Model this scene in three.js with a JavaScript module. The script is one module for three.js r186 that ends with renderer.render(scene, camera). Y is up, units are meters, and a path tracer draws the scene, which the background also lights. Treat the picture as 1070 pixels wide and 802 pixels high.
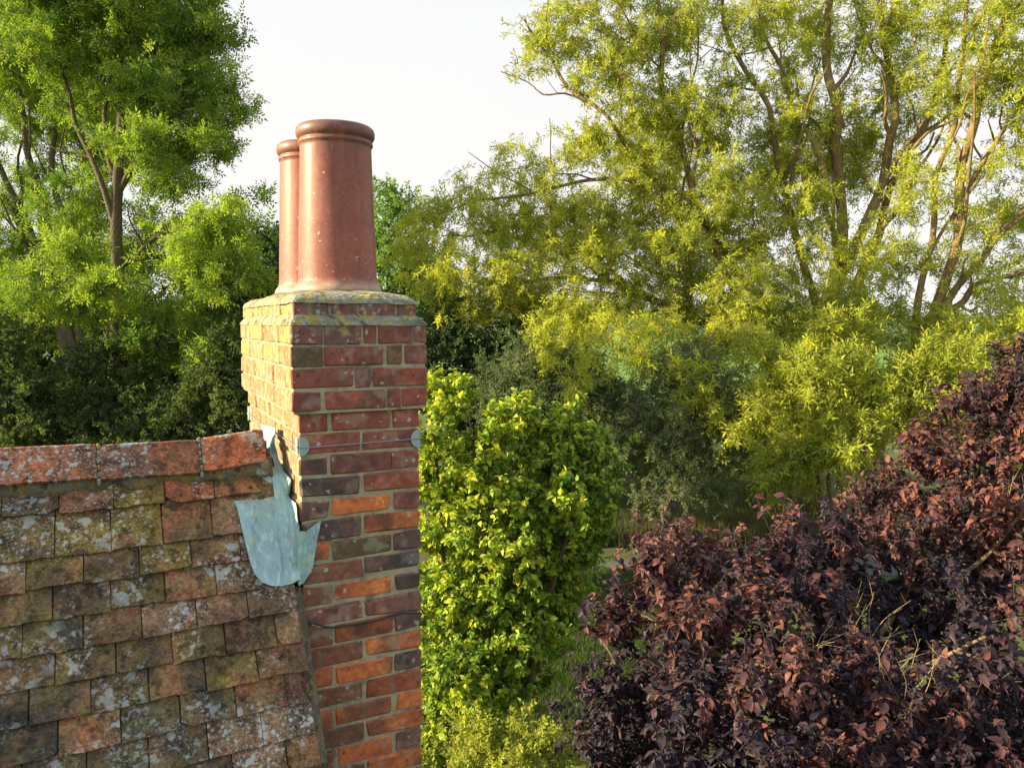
import * as THREE from 'three';
import { mergeGeometries, mergeVertices } from 'three/addons/utils/BufferGeometryUtils.js';
import { TessellateModifier } from 'three/addons/modifiers/TessellateModifier.js';

// ------------------------------------------------------------------ camera, sky, sun, exposure
const R = Math.PI / 180, V = (x, y, z) => new THREE.Vector3(x, y, z);
const scene = new THREE.Scene();
const EYE = V(-0.5555, 7, 2.695), YAW = 27.16 * R, PITCH = -4.53 * R, FOCAL = 810;
const FWD = V(Math.sin(YAW) * Math.cos(PITCH), Math.sin(PITCH), -Math.cos(YAW) * Math.cos(PITCH));
const RIGHT = V(Math.cos(YAW), 0, Math.sin(YAW)), UP = RIGHT.clone().cross(FWD);
const camera = new THREE.PerspectiveCamera(2 * Math.atan(401 / FOCAL) / R, 1024 / 767, 0.05, 3000);
camera.position.copy(EYE); camera.lookAt(EYE.clone().add(FWD)); scene.add(camera);

const EXPOSURE = 2.6;
const SUN_AZ = 70 * R, SUN_EL = 19 * R;                      // azimuth from -z towards -x
const SUN = V(-Math.sin(SUN_AZ) * Math.cos(SUN_EL), Math.sin(SUN_EL), -Math.cos(SUN_AZ) * Math.cos(SUN_EL));

function mulberry(seed) { let a = seed >>> 0; return () => { a = (a + 0x6D2B79F5) >>> 0; let t = a; t = Math.imul(t ^ (t >>> 15), t | 1); t ^= t + Math.imul(t ^ (t >>> 7), t | 61); return ((t ^ (t >>> 14)) >>> 0) / 4294967296; }; }
const clamp = (x, a = 0, b = 1) => Math.min(b, Math.max(a, x)), lerp = (a, b, t) => a + (b - a) * t, smooth = (a, b, x) => { const t = clamp((x - a) / (b - a)); return t * t * (3 - 2 * t); };
// periodic value noise
const HASH = new Float32Array(65536); { const r = mulberry(77); for (let i = 0; i < 65536; i++) HASH[i] = r(); }
const hs = (x, y, s) => HASH[(Math.imul(x, 7919) + Math.imul(y, 104729) + Math.imul(s, 31337)) & 65535];
function vnoise(x, y, p, s) {
  const xi = Math.floor(x), yi = Math.floor(y); let fx = x - xi, fy = y - yi; fx = fx * fx * (3 - 2 * fx); fy = fy * fy * (3 - 2 * fy);
  const m = (v) => ((v % p) + p) % p, x0 = m(xi), x1 = m(xi + 1), y0 = m(yi), y1 = m(yi + 1);
  return lerp(lerp(hs(x0, y0, s), hs(x1, y0, s), fx), lerp(hs(x0, y1, s), hs(x1, y1, s), fx), fy);
}
function fbm(u, v, p, oct, s) { let a = 0.5, t = 0, n = 0; for (let i = 0; i < oct; i++) { t += a * vnoise(u * p, v * p, p, s + i * 13); n += a; a *= 0.55; p *= 2; } return t / n; }
function ragged(u, v, p, s, rmin, rmax, prob) {               // the same with torn outlines
  const q = 2 ** Math.ceil(Math.log2(p * 2.2)), k = 0.55 / p; return spots(u + k * (vnoise(u * q, v * q, q, s + 60) + 0.5 * vnoise(u * q * 2, v * q * 2, q * 2, s + 62) - 0.75), v + k * (vnoise(u * q, v * q, q, s + 61) + 0.5 * vnoise(u * q * 2, v * q * 2, q * 2, s + 63) - 0.75), p, s, rmin, rmax, prob);
}
function spots(u, v, p, s, rmin, rmax, prob) {                // scattered round patches, >0 inside
  const x = u * p, y = v * p, xi = Math.floor(x), yi = Math.floor(y); let best = -1;
  for (let j = -1; j < 2; j++) for (let i = -1; i < 2; i++) {
    const a = (((xi + i) % p) + p) % p, b = (((yi + j) % p) + p) % p;
    if (hs(a, b, s + 3) > prob) continue;
    const dx = xi + i + hs(a, b, s) - x, dy = yi + j + hs(a, b, s + 1) - y, r = lerp(rmin, rmax, hs(a, b, s + 2) ** 2);
    best = Math.max(best, r - Math.sqrt(dx * dx + dy * dy));
  }
  return best;
}
const toS = (c) => 255 * (c <= 0.0031308 ? 12.92 * c : 1.055 * Math.pow(c, 1 / 2.4) - 0.055);
const LUT = new Uint8Array(4097); for (let i = 0; i < 4097; i++) LUT[i] = Math.round(clamp(toS(i / 4096), 0, 255));
function colorTex(n, fn, rep = 1) {
  const d = new Uint8Array(n * n * 4);
  for (let y = 0; y < n; y++) for (let x = 0; x < n; x++) { const c = fn(x / n, y / n), o = (y * n + x) * 4; for (let k = 0; k < 3; k++) d[o + k] = LUT[Math.round(clamp(c[k]) * 4096)]; d[o + 3] = 255; }
  const t = new THREE.DataTexture(d, n, n); t.colorSpace = THREE.SRGBColorSpace; return fin(t, rep);
}
function grayTex(n, fn, rep = 1) {
  const d = new Uint8Array(n * n * 4);
  for (let y = 0; y < n; y++) for (let x = 0; x < n; x++) { const o = (y * n + x) * 4; d[o] = d[o + 1] = d[o + 2] = Math.round(255 * clamp(fn(x / n, y / n))); d[o + 3] = 255; }
  return fin(new THREE.DataTexture(d, n, n), rep);
}
function fin(t, rep) { t.wrapS = t.wrapT = THREE.RepeatWrapping; t.magFilter = THREE.LinearFilter; t.minFilter = THREE.LinearMipmapLinearFilter; t.generateMipmaps = true; t.repeat.set(rep, rep); t.needsUpdate = true; return t; }
const mix3 = (a, b, t) => [lerp(a[0], b[0], t), lerp(a[1], b[1], t), lerp(a[2], b[2], t)];

// pale evening sky, brightest low and towards the sun, a little bluer away from it
{
  const W = 512, H = 256, d = new Float32Array(W * H * 4);
  for (let y = 0; y < H; y++) for (let x = 0; x < W; x++) {
    const el = (y + 0.5) / H * Math.PI - Math.PI / 2, az = ((x + 0.5) / W - 0.5) * 2 * Math.PI;
    const dir = [Math.cos(az) * Math.cos(el), Math.sin(el), Math.sin(az) * Math.cos(el)];
    const cs = dir[0] * SUN.x + dir[1] * SUN.y + dir[2] * SUN.z;
    const h = clamp(dir[1]);
    const cloud = fbm((x + 0.5) / W, (y + 0.5) / H, 6, 5, 5);
    let c = mix3([0.385, 0.38, 0.37], [0.235, 0.295, 0.385], smooth(0.1, 0.95, h));
    c = mix3(c, [0.39, 0.384, 0.376], 0.55 * smooth(0.45, 0.75, cloud));
    const g = 0.2 * Math.pow(clamp(cs), 4) + 0.4 * Math.pow(clamp(cs), 24);
    c = [c[0] + g, c[1] + g * 0.85, c[2] + g * 0.62];
    if (dir[1] < 0) c = mix3(c, [0.12, 0.14, 0.08], smooth(0, -0.15, dir[1]));
    d.set([c[0], c[1], c[2], 1], (y * W + x) * 4);
  }
  const t = new THREE.DataTexture(d, W, H, THREE.RGBAFormat, THREE.FloatType);
  t.mapping = THREE.EquirectangularReflectionMapping; t.magFilter = t.minFilter = THREE.LinearFilter; t.needsUpdate = true;
  scene.background = t; scene.environment = t;
}
const sun = new THREE.DirectionalLight(new THREE.Color(1, 0.81, 0.48), 5);
sun.position.copy(SUN).multiplyScalar(80); sun.castShadow = true; sun.shadow.mapSize.set(4096, 4096);
Object.assign(sun.shadow.camera, { left: -45, right: 45, top: 40, bottom: -40, near: 1, far: 220 }); scene.add(sun);

const renderer = new THREE.WebGLRenderer({ antialias: true });
renderer.setSize(1024, 767); renderer.toneMapping = THREE.LinearToneMapping; renderer.toneMappingExposure = EXPOSURE; renderer.shadowMap.enabled = true;

// ------------------------------------------------------------------ helpers
const at = (px, py, depth) => EYE.clone().addScaledVector(FWD, depth).addScaledVector(RIGHT, (px - 535) / FOCAL * depth).addScaledVector(UP, -(py - 401) / FOCAL * depth);
const used = {};
function numbered(n) { const k = (used[n] = (used[n] ?? -1) + 1); return k ? n + '_' + String(k).padStart(3, '0') : n; }
function thing(name, label, category, pos = V(0, 0, 0), group) { const o = new THREE.Group(); o.name = numbered(name); o.position.copy(pos); o.userData = { label, category }; if (group) o.userData.group = group; scene.add(o); return o; }
function part(name, geo, mat, parent, label) {
  const m = new THREE.Mesh(geo, mat); m.name = name; m.castShadow = m.receiveShadow = true; if (label) m.userData.label = label;
  if (parent.isGroup && parent.parent === scene) m.position.copy(parent.position).negate();
  parent.add(m); return m;
}
function struct(name, geo, mat, kind = 'structure') { const m = new THREE.Mesh(geo, mat); m.name = name; m.userData.kind = kind; m.castShadow = m.receiveShadow = true; scene.add(m); return m; }
function geo(pos, idx, uv) { const g = new THREE.BufferGeometry(); g.setAttribute('position', new THREE.Float32BufferAttribute(pos, 3)); if (uv) g.setAttribute('uv', new THREE.Float32BufferAttribute(uv, 2)); if (idx) g.setIndex(idx); return g; }
const std = (o) => new THREE.MeshStandardMaterial(o), phys = (o) => new THREE.MeshPhysicalMaterial(o), rgb = (r, g, b) => new THREE.Color().setRGB(r, g, b);

// box with worn, chamfered edges and jittered corners: 44 triangles; uv in metres (box projection) from a random origin
function wornBox(x0, x1, y0, y1, z0, z1, c, jit, rng, splitLeft) {
  const pos = [], uv = [], idx = [], P = {}, ou = rng() * 7, ov = rng() * 7, left = [], rest = [];
  const cx = [x0, x1], cy = [y0, y1], cz = [z0, z1];
  for (let i = 0; i < 8; i++) {
    const s = [i & 1, (i >> 1) & 1, (i >> 2) & 1], k = c * (0.5 + rng() * 1.1), j = (w) => (rng() - 0.5) * jit * w;
    const b = [cx[s[0]] + j(0.55), cy[s[1]] + j(0.7), cz[s[2]] + j(0.4)];
    for (let a = 0; a < 3; a++) P[i + '' + a] = b.map((v, q) => q === a ? v : v + (s[q] ? -k : k));
  }
  const proj = { 0: (p) => [p[2] + ou, p[1] + ov], 1: (p) => [p[0] + ou, p[2] + ov], 2: (p) => [p[0] + ou, p[1] + ov] };
  function face(keys, a, neg) {
    const b = pos.length / 3; for (const k of keys) { pos.push(...P[k]); uv.push(...proj[a](P[k])); }
    const t = neg ? left : rest; for (let q = 1; q + 1 < keys.length; q++) {
      const A = P[keys[0]], B = P[keys[q]], C = P[keys[q + 1]];
      const n = [(B[1] - A[1]) * (C[2] - A[2]) - (B[2] - A[2]) * (C[1] - A[1]), (B[2] - A[2]) * (C[0] - A[0]) - (B[0] - A[0]) * (C[2] - A[2]), (B[0] - A[0]) * (C[1] - A[1]) - (B[1] - A[1]) * (C[0] - A[0])];
      const m = [A[0] - (x0 + x1) / 2, A[1] - (y0 + y1) / 2, A[2] - (z0 + z1) / 2];
      n[0] * m[0] + n[1] * m[1] + n[2] * m[2] >= 0 ? t.push(b, b + q, b + q + 1) : t.push(b, b + q + 1, b + q);
    }
  }
  for (let a = 0; a < 3; a++) for (let s = 0; s < 2; s++) {
    const b = (a + 1) % 3, d = (a + 2) % 3, id = (p, q) => (s << a) | (p << b) | (q << d);
    face([id(0, 0), id(1, 0), id(1, 1), id(0, 1)].map((i) => i + '' + a), a, a === 0 && s === 0);
    for (let p = 0; p < 2; p++) {                              // edges along axis d between faces a (side s) and b (side p)
      const e0 = (s << a) | (p << b), e1 = e0 | (1 << d);
      face([e0 + '' + a, e1 + '' + a, e1 + '' + b, e0 + '' + b], a, a === 0 && s === 0);
    }
  }
  for (let i = 0; i < 8; i++) face([i + '0', i + '1', i + '2'], 2, false);
  if (!splitLeft) return geo(pos, [...left, ...rest], uv);
  const g = geo(pos, [...left, ...rest], uv); g.addGroup(0, left.length, 0); g.addGroup(left.length, rest.length, 1); return g;
}
// tapered tube through points; r0 -> r1
function limb(pts, r0, r1, sides = 6, segs = 0, wob = 0, rng) {
  const cv = new THREE.CatmullRomCurve3(pts, false, 'centripetal'), n = segs || Math.max(3, pts.length * 3), pos = [], uv = [], idx = [], L = cv.getLength();
  let nx = V(1, 0, 0.01), prev = null;
  for (let i = 0; i <= n; i++) {
    const t = i / n, p = cv.getPoint(t), tg = cv.getTangent(t); if (!prev && Math.abs(tg.x) > 0.8) nx = V(0, 1, 0);
    nx.addScaledVector(tg, -nx.dot(tg)).normalize(); prev = tg; const by = tg.clone().cross(nx), r = lerp(r0, r1, t);
    for (let k = 0; k <= sides; k++) { const a = k / sides * 2 * Math.PI, rr = r * (1 + (wob ? wob * (vnoise(k % sides + 3, t * L * 2, 64, 9) - 0.5) : 0)); pos.push(p.x + rr * (Math.cos(a) * nx.x + Math.sin(a) * by.x), p.y + rr * (Math.cos(a) * nx.y + Math.sin(a) * by.y), p.z + rr * (Math.cos(a) * nx.z + Math.sin(a) * by.z)); uv.push(k / sides * 2 * Math.PI * r0, t * L); }
  }
  for (let i = 0; i < n; i++) for (let k = 0; k < sides; k++) { const a = i * (sides + 1) + k, b = a + sides + 1; idx.push(a, a + 1, b, b, a + 1, b + 1); }
  const g = geo(pos, idx, uv); g.computeVertexNormals(); return g;
}
const merge = (list) => mergeGeometries(list.map((g) => g.index ? g.toNonIndexed() : g), false);

// ------------------------------------------------------------------ materials
const grit = grayTex(512, (u, v) => 0.55 * fbm(u, v, 24, 4, 3) + 0.45 * fbm(u, v, 6, 3, 8), 1 / 0.35);
const speck = grayTex(512, (u, v) => { const s = spots(u, v, 40, 21, 0.1, 0.5, 0.6); return 0.6 * fbm(u, v, 40, 3, 33) + 0.4 * smooth(-0.1, 0.25, s); }, 1 / 0.5);
// bricks: one mottled map per clay, two more with sunlight tinted in, sizes in metres (one repeat = 0.7 m)
function brickMap(base, alt, dark, lichen, moss) {
  return colorTex(400, (u, v) => {
    const a = fbm(u, v, 8, 5, 41), b = fbm(u, v, 40, 3, 51), k = fbm(u, v, 5, 4, 61);
    let c = mix3(base, alt, smooth(0.35, 0.68, a)); c = mix3(c, dark, 0.85 * smooth(0.48, 0.7, k)); c = mix3(c, [c[0] * 1.35, c[1] * 1.5, c[2] * 1.4], smooth(0.55, 0.75, fbm(u, v, 16, 4, 68)));
    const f = 0.6 + 0.8 * b; c = [c[0] * f, c[1] * f, c[2] * f];
    const pit = ragged(u, v, 44, 71, 0.03, 0.26, 0.3); if (pit > 0) c = mix3(c, [c[0] * 0.35, c[1] * 0.35, c[2] * 0.4], smooth(0, 0.06, pit));
    { const w = smooth(0.55, 0.75, fbm(u, v, 12, 5, 66)) * 0.38; c = mix3(c, [0.40, 0.33, 0.27], w); }
    if (lichen) { const s = ragged(u, v, 46, 81, 0.05, 0.6, lichen) + 0.3 * (b - 0.5); c = mix3(c, [0.44, 0.46, 0.40], 0.75 * smooth(0, 0.16, s)); }
    if (moss) { const s = fbm(u, v, 9, 5, 91) + 0.3 * (b - 0.5); c = mix3(c, [0.44, 0.345, 0.085], 0.75 * smooth(0.97 - moss, 1.10 - moss, s)); }
    return c;
  }, 1 / 0.7);
}
const B = (map, tint = [1, 1, 1]) => std({ map, color: rgb(...tint), roughness: 0.92, bumpMap: grit, bumpScale: 0.004 });
const plumMap = brickMap([0.265, 0.082, 0.058], [0.215, 0.080, 0.062], [0.13, 0.066, 0.052], 0.08, 0);
const orangeMap = brickMap([0.54, 0.17, 0.055], [0.44, 0.12, 0.05], [0.20, 0.085, 0.05], 0.05, 0);
const darkMap = brickMap([0.15, 0.085, 0.075], [0.19, 0.09, 0.07], [0.06, 0.05, 0.048], 0.12, 0);
const capMap = brickMap([0.26, 0.10, 0.08], [0.22, 0.11, 0.09], [0.14, 0.10, 0.08], 0.45, 0.34);
const sunlitMap = brickMap([0.34, 0.195, 0.092], [0.31, 0.155, 0.072], [0.25, 0.165, 0.095], 0.4, 0.27);  // left face: warm sunlight put into the brick colour, with lichen
const sunlitMossMap = brickMap([0.34, 0.22, 0.105], [0.31, 0.185, 0.09], [0.24, 0.175, 0.10], 0.55, 0.42);  // same sunlit tint, heavier yellow moss for the top courses
const BRICK = {
  p: [B(plumMap), B(plumMap, [1.12, 1.05, 1]), B(plumMap, [0.86, 0.9, 0.95])],
  o: [B(orangeMap), B(orangeMap, [0.85, 0.85, 0.9]), B(orangeMap, [1.1, 1.05, 1])],
  r: [B(orangeMap, [0.6, 0.55, 0.7]), B(orangeMap, [0.52, 0.56, 0.7]), B(plumMap, [0.9, 1.1, 0.9])],
  d: [B(darkMap), B(darkMap, [1.25, 1.1, 1.05]), B(darkMap, [0.8, 0.85, 0.9])],
  b: [B(plumMap, [0.95, 1.5, 1.0]), B(plumMap, [0.8, 1.2, 0.9]), B(orangeMap, [0.55, 0.7, 0.8])],
  c: [B(capMap), B(capMap, [0.85, 0.9, 0.95])],
};
const SUNLIT = [B(sunlitMap), B(sunlitMap, [0.92, 0.88, 0.85]), B(sunlitMap, [1.06, 1.08, 1.1])], SUNLIT_MOSS = [B(sunlitMossMap), B(sunlitMossMap, [1, 0.95, 0.8])];  // left-face bricks, lighter and yellower to carry the sunlight in their colour
const mortarMap = colorTex(512, (u, v) => { const a = fbm(u, v, 6, 5, 101), b = fbm(u, v, 50, 3, 102); let c = mix3([0.39, 0.345, 0.225], [0.29, 0.27, 0.19], smooth(0.4, 0.65, a)); c = mix3(c, [0.14, 0.13, 0.095], 0.8 * smooth(0.54, 0.72, fbm(u, v, 10, 4, 103))); const f = 0.75 + 0.5 * b; return c.map((q) => q * f); }, 1 / 0.8);
const mortarM = std({ map: mortarMap, roughness: 0.97, bumpMap: grit, bumpScale: 0.008 });
const cementMap = colorTex(512, (u, v) => {
  const a = fbm(u, v, 8, 5, 111), b = fbm(u, v, 48, 3, 112); let c = mix3([0.27, 0.26, 0.20], [0.20, 0.20, 0.14], smooth(0.35, 0.65, a));
  c = mix3(c, [0.34, 0.37, 0.33], 0.75 * smooth(0, 0.16, ragged(u, v, 40, 113, 0.1, 0.7, 0.5) + 0.4 * (b - 0.5)));
  c = mix3(c, [0.42, 0.33, 0.05], 0.75 * smooth(0.585, 0.68, fbm(u, v, 18, 5, 117))); c = mix3(c, [0.07, 0.07, 0.05], 0.8 * smooth(0.6, 0.7, fbm(u, v, 14, 4, 119)));
  const f = 0.7 + 0.6 * b; return c.map((q) => q * f);
}, 1 / 0.6);
const cementM = std({ map: cementMap, roughness: 0.98, bumpMap: grit, bumpScale: 0.012 });
// roof tiles
function tileMap(clay, clay2, film, filmAmt, lichen, grime, s) {
  return colorTex(640, (u, v) => {
    const a = fbm(u, v, 14, 5, s), b = fbm(u, v, 60, 3, s + 1), k = fbm(u, v, 20, 5, s + 2), m = fbm(u, v, 15, 5, s + 3);
    let c = mix3(clay, clay2, smooth(0.35, 0.65, a)); c = mix3(c, film, filmAmt * smooth(0.3, 0.6, k + 0.25 * (b - 0.5)));
    c = mix3(c, [0.045, 0.04, 0.03], grime * smooth(0.42, 0.7, m + 0.35 * (b - 0.5)));
    const f2 = fbm(u, v, 200, 2, s + 12), f3 = smooth(0.56, 0.7, fbm(u, v, 44, 4, s + 15)), f = (-0.12 + 1.05 * b + 1.15 * f2) * (1 - 0.55 * f3); c = [c[0] * f, c[1] * f, c[2] * f];
    const dens = smooth(0.60 - 0.30 * lichen, 0.74 - 0.25 * lichen, fbm(u, v, 8, 4, s + 5));
    const l1 = ragged(u, v, 96, s + 7, 0.05, 0.6, 0.10 + 0.65 * dens) + 0.5 * (b - 0.55), l2 = ragged(u, v, 230, s + 9, 0.1, 0.55, 0.14 + 0.6 * dens) + 0.3 * (f2 - 0.5), l3 = ragged(u, v, 26, s + 11, 0.1, 0.62, 0.6 * dens) + 0.6 * (b - 0.55);
    const L = Math.max(smooth(-0.02, 0.16, l1) * (0.2 + 0.8 * dens), 0.8 * smooth(0, 0.2, l2) * (0.25 + 0.75 * dens), 0.85 * smooth(0, 0.14, l3) * dens) * clamp(lichen * 1.3);
    c = mix3(c, mix3([0.30, 0.36, 0.36], [0.52, 0.56, 0.53], clamp(b * 1.6 - 0.3)), 0.88 * L);
    return c;
  }, 1 / 1.3);
}
const tmA = tileMap([0.25, 0.135, 0.065], [0.18, 0.11, 0.055], [0.185, 0.14, 0.030], 0.9, 0.62, 0.6, 200);   // olive film
const tmB = tileMap([0.37, 0.145, 0.062], [0.28, 0.125, 0.062], [0.19, 0.135, 0.05], 0.75, 0.62, 0.6, 200);  // orange clay
const tmC = tileMap([0.23, 0.12, 0.065], [0.15, 0.095, 0.052], [0.13, 0.108, 0.034], 0.8, 0.45, 0.9, 200);   // dark, grimy
const tmD = tileMap([0.35, 0.175, 0.10], [0.26, 0.145, 0.085], [0.19, 0.145, 0.06], 0.6, 0.95, 0.55, 200);   // pale clay, much lichen
const tmE = tileMap([0.46, 0.14, 0.055], [0.35, 0.13, 0.062], [0.25, 0.13, 0.065], 0.5, 0.9, 0.5, 320);      // ridge
const T = (map, t = [1, 1, 1]) => std({ map, color: rgb(...t), roughness: 0.94, bumpMap: speck, bumpScale: 0.007 });
const TILE = { a: [T(tmA), T(tmA, [1.1, 1.05, 0.9]), T(tmA, [0.8, 0.8, 0.85])], b: [T(tmB), T(tmB, [0.85, 0.85, 0.9]), T(tmB, [1.05, 1, 1])], c: [T(tmC), T(tmC, [0.8, 0.85, 0.9]), T(tmC, [1.25, 1.15, 1.05])], d: [T(tmD), T(tmD, [0.85, 0.88, 0.9]), T(tmD, [1.05, 1, 0.98])], e: [T(tmE), T(tmE, [0.8, 0.88, 0.95]), T(tmE, [1.06, 1, 0.95])] };
const darkCementM = std({ map: cementMap, color: rgb(0.5, 0.47, 0.42), roughness: 0.98, bumpMap: grit, bumpScale: 0.02 });
const leadMap = colorTex(768, (u, v) => {
  const a = fbm(u, v, 5, 5, 401), b = fbm(u, v, 50, 3, 402), st = fbm(u * 3, v, 12, 4, 403);
  let c = mix3([0.30, 0.52, 0.50], [0.28, 0.43, 0.46], smooth(0.35, 0.65, a)); c = mix3(c, [0.48, 0.66, 0.60], 0.6 * smooth(0.5, 0.7, st)); c = mix3(c, [0.26, 0.36, 0.52], 0.4 * smooth(0.58, 0.7, fbm(u, v, 9, 4, 404)));
  c = mix3(c, [0.11, 0.10, 0.10], 0.4 * smooth(0.58, 0.78, fbm(u * 3, v, 9, 6, 407) + 0.15 * (b - 0.5))); c = mix3(c, [0.50, 0.52, 0.26], 0.4 * smooth(0.62, 0.74, fbm(u * 2, v, 10, 4, 409)));
  const f = 0.88 + 0.24 * b; return c.map((q) => q * f);
}, 1 / 0.45);
const leadM = std({ map: leadMap, roughness: 0.62, metalness: 0.15, bumpMap: grit, bumpScale: 0.004 });
const potMap = colorTex(768, (u, v) => {
  const a = fbm(u, v, 4, 5, 501), b = fbm(u, v, 64, 3, 502), st = fbm(u * 4, v * 0.5, 8, 4, 503);
  let c = mix3([0.29, 0.074, 0.040], [0.235, 0.060, 0.037], smooth(0.35, 0.65, a)); c = mix3(c, [0.21, 0.066, 0.052], 0.6 * smooth(0.5, 0.7, st));
  const s = ragged(u, v, 44, 505, 0.02, 0.2, 0.10 + 0.5 * smooth(0.45, 0.05, v)) + 0.1 * (b - 0.5); c = mix3(c, [0.66, 0.58, 0.50], 0.9 * smooth(0, 0.05, s));
  c = mix3(c, [0.15, 0.07, 0.055], 0.85 * smooth(0.76, 0.98, v + 0.35 * (st - 0.5))); c = mix3(c, [0.52, 0.42, 0.30], 0.75 * smooth(0.10, 0.0, v + 0.12 * (a - 0.5)));
  c = mix3(c, [0.34, 0.17, 0.10], 0.16 * smooth(0.52, 0.72, fbm(u * 6, v * 0.6, 10, 5, 511))); c = mix3(c, [0.13, 0.05, 0.038], 0.3 * smooth(0.55, 0.75, fbm(u * 5, v * 0.5, 9, 5, 517)) * (0.4 + 0.6 * v));
  const f = 0.75 + 0.5 * b; return c.map((q) => q * f);
});
const potM = phys({ map: potMap, roughness: 0.6, clearcoat: 0.28, clearcoatRoughness: 0.3, bumpMap: grayTex(512, (u, v) => fbm(u, v, 14, 5, 77)), bumpScale: 0.0018 });
const steelM = std({ color: rgb(0.36, 0.46, 0.48), metalness: 0.55, roughness: 0.5 }), wireM = std({ color: rgb(0.32, 0.32, 0.33), metalness: 0.5, roughness: 0.55 }), blackM = std({ color: rgb(0.02, 0.02, 0.022), roughness: 0.6 });
function barkMap(a, b, moss, s) { return colorTex(512, (u, v) => { const f = fbm(u * 3, v, 10, 5, s), k = fbm(u, v, 5, 4, s + 1); let c = mix3(a, b, smooth(0.35, 0.65, f)); c = mix3(c, moss, 0.6 * smooth(0.45, 0.7, k)); const g = 0.7 + 0.6 * fbm(u, v, 50, 2, s + 2); return c.map((q) => q * g); }, 1 / 0.9); }
const barkBump = grayTex(512, (u, v) => fbm(u * 3, v, 10, 5, 601), 1 / 0.9);
const barkM = { ash: std({ map: barkMap([0.14, 0.10, 0.065], [0.09, 0.065, 0.045], [0.10, 0.11, 0.03], 610), roughness: 0.95, bumpMap: barkBump, bumpScale: 0.03 }), willow: std({ map: barkMap([0.30, 0.21, 0.11], [0.18, 0.13, 0.07], [0.34, 0.26, 0.05], 620), roughness: 0.95, bumpMap: barkBump, bumpScale: 0.04 }), twig: std({ map: barkMap([0.24, 0.17, 0.10], [0.15, 0.11, 0.07], [0.20, 0.17, 0.06], 630), roughness: 0.9 }), dark: std({ map: barkMap([0.12, 0.085, 0.065], [0.07, 0.05, 0.04], [0.14, 0.11, 0.07], 650), roughness: 0.9 }), pale: std({ map: barkMap([0.36, 0.30, 0.20], [0.24, 0.19, 0.14], [0.34, 0.28, 0.10], 640), roughness: 0.9 }) };
const leafM = phys({ color: 0xffffff, roughness: 1, transmission: 0.5, thickness: 0, specularIntensity: 0.5, side: THREE.DoubleSide });
const glossLeafM = phys({ color: 0xffffff, roughness: 1, transmission: 0.35, thickness: 0, clearcoat: 0.4, clearcoatRoughness: 0.45, specularIntensity: 0.5, side: THREE.DoubleSide });

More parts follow.
